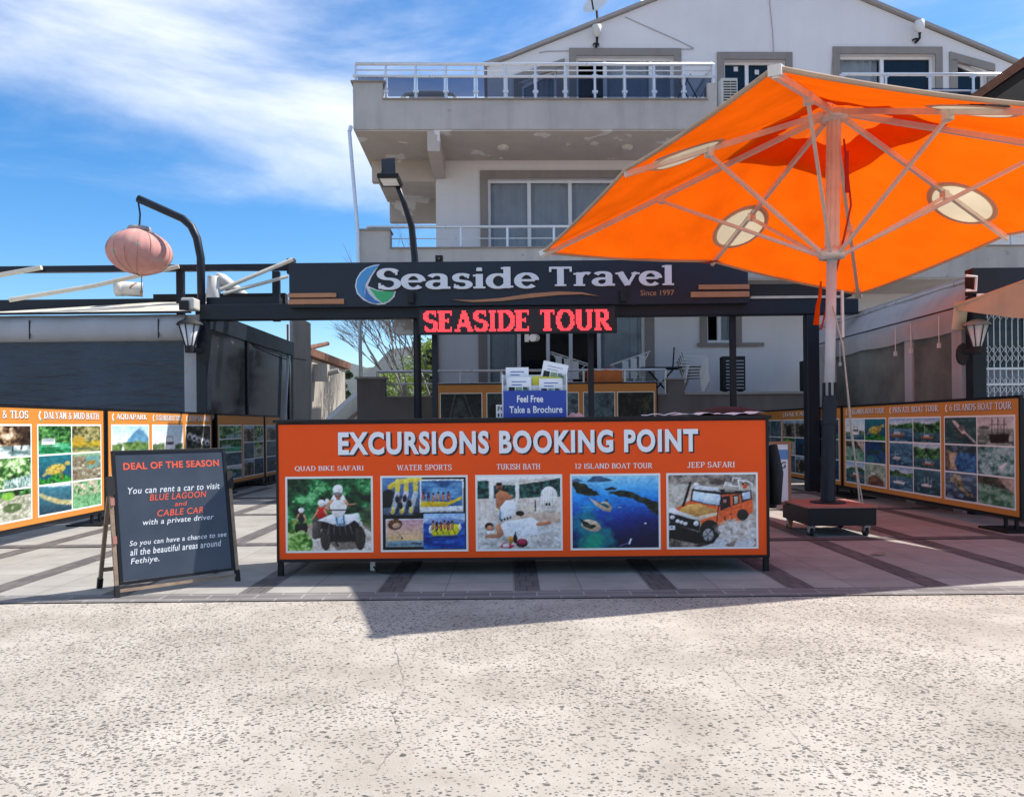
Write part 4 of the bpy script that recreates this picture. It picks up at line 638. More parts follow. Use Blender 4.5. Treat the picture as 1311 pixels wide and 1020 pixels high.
def limbs(mb, p, d, L, r, depth, rr, spread=.5, n=3):
    q = p+d*L; mid = p+d*L*.5+Vector((rr.gauss(0, .04), rr.gauss(0, .04), 0))*L; mb.tube([p, mid, q], [r, r*.85, r*.62], 6, cap=False)
    if depth == 0: return
    for k in range(n):
        nd = (d+Vector((rr.gauss(0, spread), rr.gauss(0, spread), rr.uniform(-.1, .35)))).normalized(); st = p+(q-p)*rr.uniform(.6, 1); limbs(mb, st, nd, L*rr.uniform(.55, .85), r*.55, depth-1, rr, spread, n)
def tree(name, label, cat, base, H, trunk_h, lean, leaf_m, leaf, seed, depth=3, group=None, r=.12, n=3, spread=.5):
    t = thing(name, label, cat, base, group=group); rr = random.Random(seed); mb = MB(); d = Vector((lean, 0, 1)).normalized(); limbs(mb, Vector((0, 0, -.1)), d, trunk_h, r, depth, rr, spread, n); mb.build('trunk', M['bark'], t)
    if leaf:
        lm = MB()
        for (c, rad, cnt, s) in leaf: leaf_cloud(lm, c, rad, cnt, s, seed+len(lm.v))
        lm.build('crown', leaf_m, t)
    return t
tree('bare_tree', 'bare grey tree with thin leafless twigs, left one behind the low terrace wall', 'tree', (-4.15, 33, 0), 7, 3.2, -.12, None, None, 4, depth=5, r=.085, n=4, spread=.36)
tree('bare_tree', 'bare forked grey tree with stout upright limbs behind the green shrub', 'tree', (-3.55, 34, 0), 7, 3.4, .04, None, None, 11, depth=5, r=.09, n=4, spread=.34)
tree('shrub', 'bright yellow green leafy shrub behind the terrace railing', 'shrub', (-4.3, 40, 0), 3, 1.4, .05, M['leafy'], [((-.1, 0, 3.3), 1.55, 5200, .085), ((.5, 0, 4.6), 1.0, 2600, .08), ((-1.5, 0, 3.0), .9, 1700, .08)], 5, depth=3, r=.08)
tree('leafy_tree', 'dark leaved tree beside the house corner under the led display', 'tree', (-2.15, 27.5, 0), 5, 2.0, -.05, M['leafd'], [((-.2, 0, 3.9), .8, 420, .10), ((-.55, 0, 3.2), .7, 240, .10), ((.1, 0, 2.6), .7, 300, .09)], 6, depth=3, r=.09)
tree('conifer', 'dark green conifer in front of the far hill', 'tree', (-18.6, 85, 0), 6, 3, 0, M['pine'], [((0, 0, 4.2), 1.5, 900, .22), ((0, 0, 5.8), .8, 400, .2)], 8, depth=2)
tree('conifer', 'broader dark green conifer right of the taller conifer', 'tree', (-16.3, 80, 0), 6, 2, 0, M['pine'], [((0, 0, 3.4), 1.5, 900, .22), ((.9, 0, 2.9), .9, 400, .2)], 9, depth=2)
hs_ = thing('old_house', 'old beige house with a sagging tiled roof seen behind the dark glass side', 'house', (-8.85, 30, 0))
w = MB().prism([(-3, 0), (1.18, 0), (1.18, 3.95), (-3, 3.1)], 0, 6); wl = w.build('wall', M['housewall'], hs_)
rb = MB().prism([(-3.4, 3.1), (1.32, 4.02), (1.36, 4.3), (-3.4, 3.4)], -.7, 6.5)
for k in range(20): rb.tube([(-3.3+k*.24, -.74, 3.42+k*.045), (-3.28+k*.24, 2.2, 3.9+k*.045)], .09, 7)
rb.build('roof', M['tilewood'], hs_)
MB().box(.55, 1.0, -.25, 0, 2.7, 4.0).build('flue_box', M['housewall'], hs_); MB().box(1.18, 1.75, .1, .5, 3.1, 3.75).tube([(1.7, .3, 3.4), (2.15, .3, 3.5)], .1, 8).build('gutter_box', M['housewall'], hs_)
wf = MB().box(-.75, -.68, -.06, 0, 1.85, 2.95).box(.62, .7, -.06, 0, 1.85, 2.95).box(-.68, .62, -.06, 0, 2.87, 2.95).box(-.68, .62, -.06, 0, 1.85, 1.93).box(-.1, .02, -.05, 0, 1.93, 2.87).build('window', M['pvc'], hs_); MB().box(-.68, .62, -.03, -.003, 1.93, 2.87).build('pane', M['pane2'], wf)
MB().box(.4, .46, -.6, -.5, 3.0, 5.2).tube([(.1, -.5, 2.6), (.4, -.5, 3.4), (.43, -.5, 3.9)], .05, 6).build('drain_pipe', M['tilewood'], hs_)
hl = thing('timber_shed', 'sunlit timber lean-to with slanting rafters beside the terrace wall', 'shed', (-5.3, 26.5, 0))
MB().prism([(-1.1, 0), (.6, 0), (.6, 2.2), (-.2, 2.5), (-1.1, 1.7)], .6, 1.8).build('wall', M['creamcloth'], hl)
for k, (a, b) in enumerate((((-1.6, 1.0), (.5, 2.9)), ((-1.1, .9), (.7, 2.3)), ((-.7, .9), (.9, 1.9)))): MB().bar((a[0], 0, a[1]), (b[0], .2, b[1]), .09, .12).build('rafter', M['wood' if k else 'pvc'], hl)
# ------------------------------------------------------------------ the house behind
TH = R_(1.4); BY = 21.7
def bl(u, v, b=0):
    p = at(u, v, 1.0); k = p.x; c, s = math.cos(TH), math.sin(TH); a = (k*(BY+b*c)+b*s)/(c-k*s); Y = BY+a*s+b*c
    return (a, at(u, v, Y).z)
def rc(u0, v0, u1, v1, b=0):
    um, vm = (u0+u1)/2, (v0+v1)/2; return bl(u0, vm, b)[0], bl(u1, vm, b)[0], bl(um, v1, b)[1], bl(um, v0, b)[1]
def BW(a, b, z): c, s = math.cos(TH), math.sin(TH); return Vector((a*c-b*s, BY+a*s+b*c, z))
HB = thing('apartment_house', 'large pale gabled apartment house with taupe balconies rising behind the sign', 'building', (0, BY, 0), (0, 0, TH))
aL = bl(558, 260)[0]; aU = bl(624, 110)[0]; aR = bl(1345, 300)[0]; zt3 = 9.5
oa = [(aL, 0), (aR, 0), (aR, bl(1345, 102)[1]), bl(975, -52), (bl(650, 77)[0], bl(650, 77)[1]), (aU, bl(624, 86)[1]), (aU, zt3), (aL, zt3)]
WIN = {}
def rw(n, *r): a0, a1, z0, z1 = rc(*r); WIN[n] = [(a0, z0), (a1, z0), (a1, z1), (a0, z1)]; return a0, a1, z0, z1
def up(n, zb): WIN[n] = [(p[0], zb if i < 2 else p[1]) for i, p in enumerate(WIN[n])]
rw('top_slide', 738, 72, 863, 128); rw('top_mid', 927, 77, 1005, 128); rw('top_right', 1075, 70, 1197, 128)
for n in ('top_slide', 'top_mid', 'top_right'): up(n, zt3+.05)
WIN['slant_l'] = [(bl(668, 110)[0], zt3+.05), (bl(713, 110)[0], zt3+.05), bl(713, 86), bl(668, 107)]
WIN['slant_r'] = [(bl(1225, 90)[0], zt3+.05), (bl(1263, 90)[0], zt3+.05), bl(1263, 93), bl(1225, 77)]
rw('second', 625, 229, 795, 318); up('second', 5.8); rw('door', 624, 388, 826, 480); up('door', 2.15); rw('side', 905, 392, 940, 438)
def cdt(outer, holes, mb, b):
    vs, ed = [], []
    for poly in [outer]+holes:
        o = len(vs); vs += [Vector(p) for p in poly]; ed += [(o+i, o+(i+1) % len(poly)) for i in range(len(poly))]
    rv, re, rf, *_ = delaunay_2d_cdt(vs, ed, [], 0, 1e-6)
    def ins(p, poly):
        r = False
        for i in range(len(poly)):
            (x0, y0), (x1, y1) = poly[i], poly[(i+1) % len(poly)]
            if (y0 > p[1]) != (y1 > p[1]) and p[0] < (x1-x0)*(p[1]-y0)/(y1-y0)+x0: r = not r
        return r
    tr = []
    for f in rf:
        c = (sum(rv[i].x for i in f)/3, sum(rv[i].y for i in f)/3)
        if ins(c, outer) and not any(ins(c, h) for h in holes): tr.append(tuple(f))
    o = len(mb.v); mb.v += [(p.x, b, p.y) for p in rv]; mb.f += [tuple(i+o for i in t) for t in tr]
wb = MB(); cdt(oa, list(WIN.values()), wb, 0)
for h in WIN.values():
    for i in range(4): p, q = h[i], h[(i+1) % 4]; wb.quad((p[0], 0, p[1]), (q[0], 0, q[1]), (q[0], .3, q[1]), (p[0], .3, p[1]))
wb.quad((aL, 0, 0), (aL, 12, 0), (aL, 12, zt3), (aL, 0, zt3)); wb.quad((aU, 0, zt3), (aU, 12, zt3), (aU, 12, oa[5][1]), (aU, 0, oa[5][1])); wb.quad((aL, 0, zt3), (aU, 0, zt3), (aU, 12, zt3), (aL, 12, zt3)); wb.quad((aR, 0, 0), (aR, 12, 0), (aR, 12, oa[2][1]), (aR, 0, oa[2][1]))
wb.build('wall', M['plaster'], HB, recalc=False)
rp = [bl(1350, 104), bl(975, -52), bl(650, 77), bl(624, 86)]; rp = [(rp[0][0], rp[0][1]+.02), (rp[1][0], rp[1][1]+.02), (rp[2][0], rp[2][1]+.02), (rp[3][0]-.1, rp[3][1])]
MB().prism(rp+[(p[0], p[1]+.09) for p in rp[::-1]], -.12, 12).build('roof', M['cope'], HB)
def window(n, divs, panes, curtain=None, trim=.17, sill=False, sashes=True, dark=True):
    h = WIN[n]; f = .07; (a0, z0), (a1, _), (_, z1), (_, z1l) = h; mb = MB(); b0, b1 = .15, .23
    def zt(a): return z1l+(z1-z1l)*(a-a0)/(a1-a0)
    mb.box(a0+.002, a0+f, b0, b1, z0, z1l-.002).box(a1-f, a1-.002, b0, b1, z0, z1-.002).prism([(a0+f, z1l-f), (a1-f, zt(a1-f)-f), (a1-f, zt(a1-f)-.002), (a0+f, zt(a0+f)-.002)], b0, b1).box(a0+f, a1-f, b0, b1, z0, z0+f)
    edges = [a0+f]+[a0+(a1-a0)*d for d in divs]+[a1-f]
    for d in edges[1:-1]: mb.box(d-.05, d+.05, b0-.01, b1, z0+f, zt(d)-f)
    wo_ = mb.build('window', M['pvc'], HB)
    for i in range(len(edges)-1):
        l, r = edges[i]+(.05 if i else 0), edges[i+1]-(.05 if i < len(edges)-2 else 0)
        if panes[i] is None: continue
        MB().prism([(l, z0+f), (r, z0+f), (r, zt(r)-f), (l, zt(l)-f)], .185, .2).build('pane', M[panes[i]], wo_)
    if curtain:
        for c0, c1, key in curtain:
            mb = MB(); N_ = 60; x0, x1 = a0+(a1-a0)*c0, a0+(a1-a0)*c1; o = len(mb.v); r = random.Random(int(c0*100)+3)
            for i in range(N_+1):
                t = i/N_; b = .30+.04*math.sin(t*(x1-x0)*22+math.sin(t*9)*1.5)+r.uniform(-.01, .01); mb.v += [(x0+(x1-x0)*t, b, z0), (x0+(x1-x0)*t, b, max(z1, z1l))]
            for i in range(N_): mb.f.append((o+2*i, o+2*i+2, o+2*i+3, o+2*i+1))
            mb.build('curtain', M[key], wo_, smooth=True)
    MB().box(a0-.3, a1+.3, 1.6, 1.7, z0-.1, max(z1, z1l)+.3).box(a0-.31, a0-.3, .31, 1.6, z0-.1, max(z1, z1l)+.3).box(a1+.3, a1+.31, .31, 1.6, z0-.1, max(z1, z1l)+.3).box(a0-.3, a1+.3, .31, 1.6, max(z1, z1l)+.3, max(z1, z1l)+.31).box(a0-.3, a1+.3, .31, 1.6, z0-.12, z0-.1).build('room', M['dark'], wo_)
    t = trim; tb = MB()
    tb.box(a0-t, a0-.002, -.05, .06, z0-.05, z1l).box(a1+.002, a1+t, -.05, .06, z0-.05, z1).prism([(a0-t, z1l+.002), (a1+t, z1+.002), (a1+t, z1+t), (a0-t, z1l+t)], -.05, .06)
    if sill: tb.box(a0-t-.1, a1+t+.6, -.12, -.06, z0-.12, z0-.03)
    tb.build('window_surround', M['trim'], wo_); return wo_
window('top_slide', [.30, .77], [None, 'pane', 'pane'], [(.32, 1.0, 'curtain')], .2)
wm = window('top_mid', [.40], ['pane2', 'pane2'], None, .2)
for (u, v) in ((942, 88), (969, 92)):
    a, z = bl(u, v, .18); MB().box(a-.06, a+.06, .178, .184, z-.08, z+.05).build('sticker', M['whiteplastic'], wm)
window('top_right', [.47], ['pane', 'pane2'], [(0, .45, 'curtain')], .2); window('slant_l', [], ['pane'], [(0, 1, 'curtain')], .22); window('slant_r', [], ['pane2'], [(.2, 1, 'curtain')], .22)
window('second', [.31, .62], ['pane', 'pane', 'pane'], [(0, .99, 'curtain')], .22)
window('door', [.20, .385, .53, .71], ['pane', 'pane2', 'pane2', 'pane2', 'pane'], [(0, .19, 'curtain2'), (.72, .99, 'curtain2')], .25)
window('side', [.5], [None, 'pane'], [(.5, 1, 'curtain')], .2, sill=True)
A0 = bl(452, 130, -2.2)[0]; A1 = bl(917, 130, -2.2)[0]; AT = bl(1076, 130, -2.2)[0]
bb = MB().box(A0, A1, -2.2, -1.95, 8.70, 9.43).box(A0, A0+.25, -1.95, 4, 8.70, 9.43).box(A0+.25, A1, -1.95, -.02, 8.72, 9.2).box(A0+.25, aL-.02, -.02, 4, 8.72, 9.2).box(A1-.2, A1, -1.95, -.02, 9.2, 9.43)
bb.box(A0, bl(490, 120, -2.2)[0], -2.2, -1.75, 9.43, 9.86).box(A1-.22, A1, -2.2, -1.9, 9.43, 9.86)
bb.box(AT, aR, -2.2, -1.95, 8.70, 9.45).box(AT, aR, -1.95, -.02, 8.72, 9.2)
bc = bl(905, 320, -2.2)[0]
B0 = bl(459, 320, -2.2)[0]
bb.box(B0, aR, -2.2, -1.95, 4.95, 5.73).box(B0, B0+.25, -1.95, 4, 4.95, 5.73).box(B0+.25, aR, -1.95, -.02, 4.97, 5.5).box(B0+.25, aL-.02, -.02, 4, 4.97, 5.5).box(B0, bl(499, 310, -2.2)[0], -2.2, -1.75, 5.73, 6.18)
bb.build('balcony', M['band'], HB)
cb = MB().box(A0-.05, bl(492, 105, -2.2)[0]+.03, -2.25, -1.7, 9.86, 9.90).box(bl(490, 120, -2.2)[0], A1-.22, -2.25, -1.92, 9.43, 9.46).box(B0-.04, bl(499, 310, -2.2)[0]+.03, -2.25, -1.7, 6.18, 6.22).box(bl(499, 310, -2.2)[0], aR, -2.25, -1.92, 5.73, 5.76).box(AT, aR, -2.25, -1.92, 9.45, 9.48)
cb.build('balcony_coping', M['trim'], HB)
a5, a6 = bl(547, 180, -2.2)[0], bl(563, 180, -2.2)[0]
sf_ = MB().box(A0+.02, A1-.02, -2.18, -.02, 8.66, 8.695).box(A0+.02, aL-.01, -.02, 4, 8.66, 8.695).box(AT+.02, aR, -2.18, -.02, 8.66, 8.695).box(B0+.02, aR, -2.18, -.02, 4.91, 4.945).box(B0+.02, aL-.01, -.02, 4, 4.91, 4.945)
sf_.build('soffit', M['soffit'], HB)
MB().box(a5, a6, -2.195, -.02, 8.16, 8.66).build('support_beam', M['soffit'], HB)
for q in ((A0+.12, aL-.01, -.02, .2, 8.08, 8.66), (A0+.12, aL-.01, 3.7, 4, 7.95, 8.66), (B0+.12, aL-.01, 3.7, 4, 4.3, 4.91), (B0+.12, aL-.01, -.02, .2, 4.4, 4.91)): MB().box(*q).build('support_beam', M['soffit'], HB)
for (u, v) in ((644, 188), (803, 186)):
    a = bl(u, v, -1.1)[0]; MB().lathe([(.02, -.09), (.13, -.07), (.16, -.02), (.16, 0)], (a, -1.1, 8.66), 16).build('ceiling_light', M['acbody'], HB, smooth=True)
def railing(a0, a1, b, z0, zs, n, posts_to, glassz=None, side=None):
    rl = MB()
    for z, r in zs: rl.tube([(a0, b, z), (a1, b, z)], r, 8)
    if side:
        for z, r in zs: rl.tube([(a1, b, z), (a1, side, z)], r, 8)
    ro = rl.build('railing', M['alu'], HB, smooth=True); L_ = (a1-a0)/n
    for i in range(n+1):
        x = a0+L_*i; p = MB().tube([(x, b, z0), (x, b, posts_to)], .032, 8)
        for z in (z0+.22, z0+.62): p.box(x-.07, x+.07, b-.035, b+.035, z-.03, z+.03) if glassz else None
        p.build('post', M['alu'], ro)
    if glassz:
        for i in range(n): x = a0+L_*i; MB().box(x+.05, x+L_-.05, b-.006, b+.006, *glassz).build('glass_panel', M['railglass'], ro)
    return ro
zr = [bl(690, v, -2.1)[1] for v in (82, 90, 98)]
railing(A0+.05, A1-.04, -2.08, 9.46, [(zr[0], .045), (zr[1], .018), (zr[2], .04)], 12, zr[0], (9.56, 10.1), side=-.1)
z4 = bl(1200, 95, -2.1)[1]; railing(AT+.1, aR-.1, -2.08, 9.48, [(z4, .045)], 6, z4, (9.6, z4-.35)); MB().tube([(AT+.1, -2.08, 9.72), (aR-.1, -2.08, 9.72)], .025, 8).build('railing', M['alu'], HB)
z5 = [bl(650, v, -2.1)[1] for v in (290, 305)]; railing(bl(470, 300, -2.1)[0], aR-.2, -2.08, 5.76, [(z5[0], .038), (z5[1], .014)], 16, z5[0])
# terrace
T0 = bl(457, 500, -2.2)[0]; T1 = bl(493, 500, -2.2)[0]; T2 = bl(549, 500, -2.2)[0]; TP = bl(855, 500, -2.2)[0]; TR = bl(1062, 500, -2.2)[0]
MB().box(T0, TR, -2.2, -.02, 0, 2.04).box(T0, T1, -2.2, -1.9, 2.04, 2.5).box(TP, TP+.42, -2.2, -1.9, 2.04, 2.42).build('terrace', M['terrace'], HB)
MB().box(T0-.05, T1+.05, -2.25, -1.85, 2.5, 2.55).box(T1+.05, TP, -2.25, -1.9, 2.04, 2.075).box(TP+.42, TR, -2.25, -1.9, 2.04, 2.10).box(TP-.04, TP+.46, -2.25, -1.86, 2.42, 2.46).build('terrace_coping', M['cope'], HB)
zz = bl(700, 474, -2.1)[1]; z6 = bl(700, 490, -2.1)[1]
railing(T1-.2, TP-.03, -2.08, 2.075, [(zz, .035), (z6, .02)], 7, zz)
MB().tube([BW(A0-.05, -2.25, 8.75)-Vector((0, 0, 0)), BW(A0-.08, -2.3, 8.6)], .05, 8).tube([BW(A0-.08, -2.3, 8.6), at(458, 297, 19.3), at(462, 482, 19.3)], .045, 8).build('drain_pipe', M['alu'], HB, world=True)
MB().box(aL-.06, aL+.04, -.14, -.004, 2.1, 4.9).build('corner_strip', M['wood'], HB)
# wall fittings on the house
def ac_unit(label, a, b, z, wd=.85, h=.6, dp_=.3, dark=False, yaw=0):
    t = thing('air_conditioner', label, 'air conditioner', BW(a, b, z), (0, 0, TH+yaw), 'outdoor air conditioning units')
    MB().box(-wd/2, wd/2, -dp_/2, dp_/2, .05, h).build('casing', M['blackm' if dark else 'acbody'], t, bevel=.015)
    g = MB()
    for k in range(9): z_ = .1+(h-.15)*k/9; g.box(-wd*.36, wd*.04, -dp_/2-.012, -dp_/2-.002, z_, z_+.03); g.box(wd*.08, wd*.42, -dp_/2-.012, -dp_/2-.002, z_, z_+.03)
    g.build('grille', M['blackm' if not dark else 'canvas'], t); 
    for s_ in (-1, 1): MB().box(s_*wd*.3, s_*wd*.4, -dp_/2, dp_/2, 0, .05).build('foot', M['blackm'], t)
    return t
a, z = bl(932, 140, -.25); ac_unit('white outdoor air conditioner with dark slats between balcony end and middle attic window', a, -.25, z, .46, .8)
a, z = bl(938, 505, -1.2); ac_unit('black outdoor air conditioner on the terrace under the small window', a, -1.2, 2.12, .6, .95, dark=True)
a, z = bl(1038, 500, -.8); ac_unit('black round-fronted air conditioner at the right end of the terrace', a, -.8, 2.12, .5, .85, dark=True)
def sconce(label, u, v, up_, b=-.02, grp='black outdoor wall lamps on the gable'):
    a, z = bl(u, v, b); t = thing('wall_lamp', label, 'wall lamp', BW(a, b, z), (0, 0, TH), group=grp)
    MB().lathe([(.09, -.03), (.09, .03)], (0, 0, 0), 14).build('mount', M['blackm'], t); MB().tube([(0, 0, -.06), (0, -.22, -.04), (0, -.22, .1)], .035, 8).build('arm', M['blackm'], t)
    MB().lathe([(.05, .1), (.12, .2), (.13, .42), (.0, .46)], (0, -.22, 0), 12).build('lamp_glass', M['acbody' if not up_ else 'lampglass'], t, smooth=True); return t
sconce('wall lamp with brownish glass on the gable left of the roof slope', 763, 58, False); sconce('wall lamp with clear white glass on the gable at the right', 1172, 52, True)
def dish(label, u, v, Y, r, face):
    p = at(u, v, Y); t = thing('satellite_dish', label, 'satellite dish', p, (R_(60), 0, face), 'satellite dishes on the roof')
    MB().lathe([(.01, 0), (r*.5, .05*r), (r*.85, .16*r), (r, .24*r)], n=24).lathe([(r, .24*r), (r*.86, .14*r), (.01, -.02)], n=24).build('reflector', M['whiteplastic'], t, smooth=True)
    MB().tube([(0, -r*.8, .1), (0, -r*.2, r*1.1)], .025, 6).tube([(0, -.1, -.05), (.1, -1.0, -.5)], .035, 6).build('feed_arm', M['blackm'], t); return t
dish('white satellite dish tilted upwards on the left roof slope', 764, 8, 22.2, .38, R_(-30)); dish('rusty brown satellite dish on the roof near the top edge', 828, 2, 22.6, .3, R_(20)).children[0].data.materials[0] = M['tilewood']
for pts in ([(800, 22), (868, 52), (888, 62)], [(985, 0), (989, 40), (991, 76)], [(700, 66), (760, 65), (888, 63)], [(700, 66), (690, 68)], [(1060, 160), (1066, 70), (1072, 66)]):
    q = [bl(u, v, -.02) for u, v in pts]; MB().tube([(a, -.025, z) for a, z in q], .012, 5).build('cable', M['canvas'], HB)
# furniture on the balconies and terrace
def rattan(): 
    p = BW(bl(548, 120, -1.3)[0], -1.3, 9.2); t = thing('garden_sofa', 'cream curved garden sofa behind the upper left balcony glass', 'sofa', p, (0, 0, TH))
    MB().tube([(-.75, 0, .55), (-.6, .1, .78), (-.2, .15, .86), (.3, .15, .86), (.65, .1, .78), (.8, 0, .55)], .05, 8).build('back_frame', M['creamcloth'], t); MB().box(-.7, .75, -.3, .3, .2, .45).build('seat', M['creamcloth'], t, bevel=.05)
    for x in (-.65, .65): MB().box(x-.04, x+.04, -.25, .25, 0, .2).build('leg', M['wood'], t)
    MB().box(-.5, .5, .08, .14, .5, .78).build('backrest', M['cope'], t)
rattan()
def xrack(label, p, wd, h, m, ry=0):
    t = thing('drying_rack', label, 'drying rack', p, (0, 0, TH+ry), 'folding laundry racks'); fr = MB()
    for y in (-.02, .45):
        fr.bar((-wd/2, y, 0), (wd*.1, y, h), .025).bar((wd/2, y, 0), (-wd*.1, y, h), .025)
    fr.bar((-wd/2, 0, .02), (wd/2, 0, .02), .02); fr.build('frame', m, t); return t
xrack('black folded x-frame stand behind the glass at the balcony end', BW(bl(880, 120, -1.8)[0], -1.8, 9.3), .85, .95, M['blackm'])
def wing_rack(label, u, flip):
    a, z = bl(u, 470, -1.4); t = thing('drying_rack', label, 'drying rack', BW(a, -1.4, 2.06), (0, 0, TH), 'folding laundry racks'); fr = MB(); s = -1 if flip else 1
    fr.bar((-.55*s, 0, 1.15), (.5*s, 0, .8), .025).bar((-.55*s, .5, 1.15), (.5*s, .5, .8), .025).bar((-.55*s, 0, 1.15), (-.55*s, .5, 1.15), .025).bar((-.5*s, 0, 1.1), (.1*s, 0, 0), .025).bar((-.4*s, .5, 0), (.4*s, .5, .85), .025).bar((.5*s, 0, .8), (.5*s, .5, .8), .02); fr.build('frame', M['alu'], t)
    w_ = MB(); 
    for k in range(8): x = (-.5+k*.13)*s; w_.bar((x, 0, 1.13-k*.045), (x, .5, 1.13-k*.045), .008)
    w_.build('wires', M['alu'], t)
    c = MB(); 
    for k in range(3): x = (-.35+k*.22)*s; c.box(x-.08, x+.08, .1, .13, .45, 1.05-k*.07)
    c.build('laundry', M['curtain2'], t)
wing_rack('folding laundry rack with white cloths left of the orange towel', 733, False); wing_rack('folding laundry rack raised on its right end beside the orange towel', 806, True)
a, z = bl(773, 486, -2.0); p = BW(a, -2.02, 0); r0 = MB(); n = 14; r0.v = []; 
a0t, a1t = bl(751, 485, -2.0)[0], bl(796, 485, -2.0)[0]
for i in range(n+1):
    x = a0t+(a1t-a0t)*i/n
    for k, (b, zz_) in enumerate(((-2.14, zz-.62), (-2.135, zz-.3), (-2.125, zz-.02), (-2.08, zz+.045), (-2.03, zz-.02), (-2.02, zz-.5))): r0.v.append(tuple(BW(x, b+.012*math.sin(i*1.3+k), zz_+.01*math.sin(i*.9))))
for i in range(n):
    for k in range(5): r0.f.append((i*6+k, (i+1)*6+k, (i+1)*6+k+1, i*6+k+1))
tag(r0.build('towel', M['towel'], smooth=True), 'orange towel hung over the terrace rail', 'towel')
def stack_chair():
    t = thing('plastic_chair', 'topmost white plastic armchair in the terrace stack', 'chair', (0, 0, 0), group='stacked white plastic chairs'); wp = M['whiteplastic']
    MB().box(-.25, .25, -.25, .22, .42, .45).build('seat', wp, t, bevel=.015); bk = MB()
    for k in range(6): x = -.21+k*.084; bk.bar((x, .24, .44), (x*1.05, .38, .86), .04, .018)
    bk.bar((-.25, .38, .87), (.25, .38, .87), .05, .03).build('backrest', wp, t)
    for x in (-.24, .24):
        for y, yy in ((-.25, -.3), (.22, .3)): MB().bar((x, y, .43), (x*1.15, yy, 0), .045).build('leg', wp, t)
        MB().bar((x*1.1, -.25, .43), (x*1.1, -.24, .64), .04).bar((x*1.1, -.26, .65), (x*1.08, .3, .68), .05, .03).build('armrest', wp, t)
    return t
sc0 = stack_chair(); a = bl(886, 495, -1.5)[0]
for k in range(5):
    c = sc0 if k == 4 else copy_tree(sc0); c.location = BW(a+.03*k, -1.5-.03*k, 2.06+.075*k); c.rotation_euler = (0, 0, TH+R_(70))
    c['label'] = ('bottom white plastic armchair of the terrace stack', 'second white plastic armchair from the bottom of the terrace stack', 'middle white plastic armchair of the terrace stack', 'second white plastic armchair from the top of the terrace stack', 'topmost white plastic armchair in the terrace stack')[k]
t = thing('folding_table', 'dark folding table on the terrace left of the white chair stack', 'table', BW(bl(846, 495, -1.4)[0], -1.4, 2.06), (0, 0, TH))
MB().box(-.55, .5, -.3, .3, .68, .72).build('tabletop', M['blackm'], t)
for s in (-1, 1): MB().bar((-.3*s, -.2*s, 0), (.3*s, -.2*s, .68), .04).build('leg', M['blackm'], t)
MB().bar((.32, 0, .72), (.36, 0, 1.25), .03).build('pole', M['blackm'], t)
nb = thing('tiled_roof', 'dark timber eave of a neighbouring roof at the top right edge', 'roof', at(1388, 60, 15))
MB().prism([(-1.0, -.25), (1.6, .95), (1.6, 1.15), (-1.05, -.1)], -1, 4).build('roof_board', M['tilewood'], nb); MB().prism([(-.75, -.33), (1.6, .65), (1.6, .93), (-.9, -.24)], .3, 4).build('eave', M['blackm'], nb); MB().box(2.2, 4, -.8, .4, -8.6, .7).build('wall', M['housewall'], nb)
# ------------------------------------------------------------------ pergola front with the big sign
PY = 14.9
pg = thing('pergola', 'navy steel pergola frame standing in front of the house and carrying the sign', 'pergola', (0, PY, 0))
def X(u, Y=PY, v=500): return at(u, v, Y).x
def Z(v, u=655, Y=PY): return at(u, v, Y).z
zb0, zb1 = Z(407, 655), Z(387, 655)
bm_ = MB().box(X(259), X(1096, v=390), -.12, .12, zb0, zb1); bm_.build('beam', M['navy'], pg, bevel=.02)
for u, w_ in ((265, .21), (1039, .24)): MB().box(X(u)-w_/2-(.06 if u < 500 else 0), X(u)+w_/2-(.06 if u < 500 else 0), -.11, .11, 0, zb0-.003).build('post', M['navy'], pg, bevel=.02)
for u in (556, 758, 942): MB().box(X(u)-.052, X(u)+.052, .125, .23, 0, zb1-.02).build('slim_post', M['navy'], pg)
ro_ = MB(); n = 12
for i in range(n+1):
    t = i/n; y = .3+3.4*t; z = 3.72+.55*t-.05*math.sin(t*math.pi*6)**2
    ro_.v += [(-4.15, y, z), (4.3, y, z), (4.3, y, z+.02), (-4.15, y, z+.02)]
for i in range(n):
    for k in range(4): ro_.f.append((i*4+k, i*4+(k+1) % 4, i*4+4+(k+1) % 4, i*4+4+k))
ro_.build('cloth_roof', M['creamcloth'], pg); MB().box(X(960), X(1092), .0, .3, zb1+.06, zb1+.30).build('roller_box', M['blackm'], pg); MB().box(X(960), X(1075), -.14, -.02, zb1+.004, zb1+.05).build('gutter', M['creamcloth'], pg)
for x in (-4.2, 4.35): MB().bar((x, .3, 3.66), (x, 3.7, 4.2), .1).build('rafter', M['navy'], pg)
# fascia sign
sg = thing('shop_sign', 'long dark navy shop sign with raised white letters and blue green emblem', 'sign', (0, PY-.3, 0)); SY = PY-.3
def P(u, v, Y=SY): p = at(u, v, Y); return p.x, p.z
x0, x1 = P(370, 365)[0], P(958, 362)[0]; zt0, zt1 = P(655, 334)[1], P(655, 391)[1]
M['fascia'] = mat('dark navy composite panel', (.017, .024, .038), .34, .18, 1.2, spec=.3)
MB().box(x0, x1, 0, .3, zt1, zt0).build('panel', M['fascia'], sg, bevel=.01)
def letters(par, text, u0, v0, u1, v1, y, Y, m, depth, thick=.2, thin=.1, srf=.075, zr=None, name='lettering', track=0):
    vs, fs = serif(text, thick, thin, track, srf); a, b = P(u0, v1, Y), P(u1, v0, Y); put_ = put2d(MB(), vs, fs, a[0], b[0], a[1], b[1], y, depth, zr)
    return put_.build(name, m, par)
yl = -.055
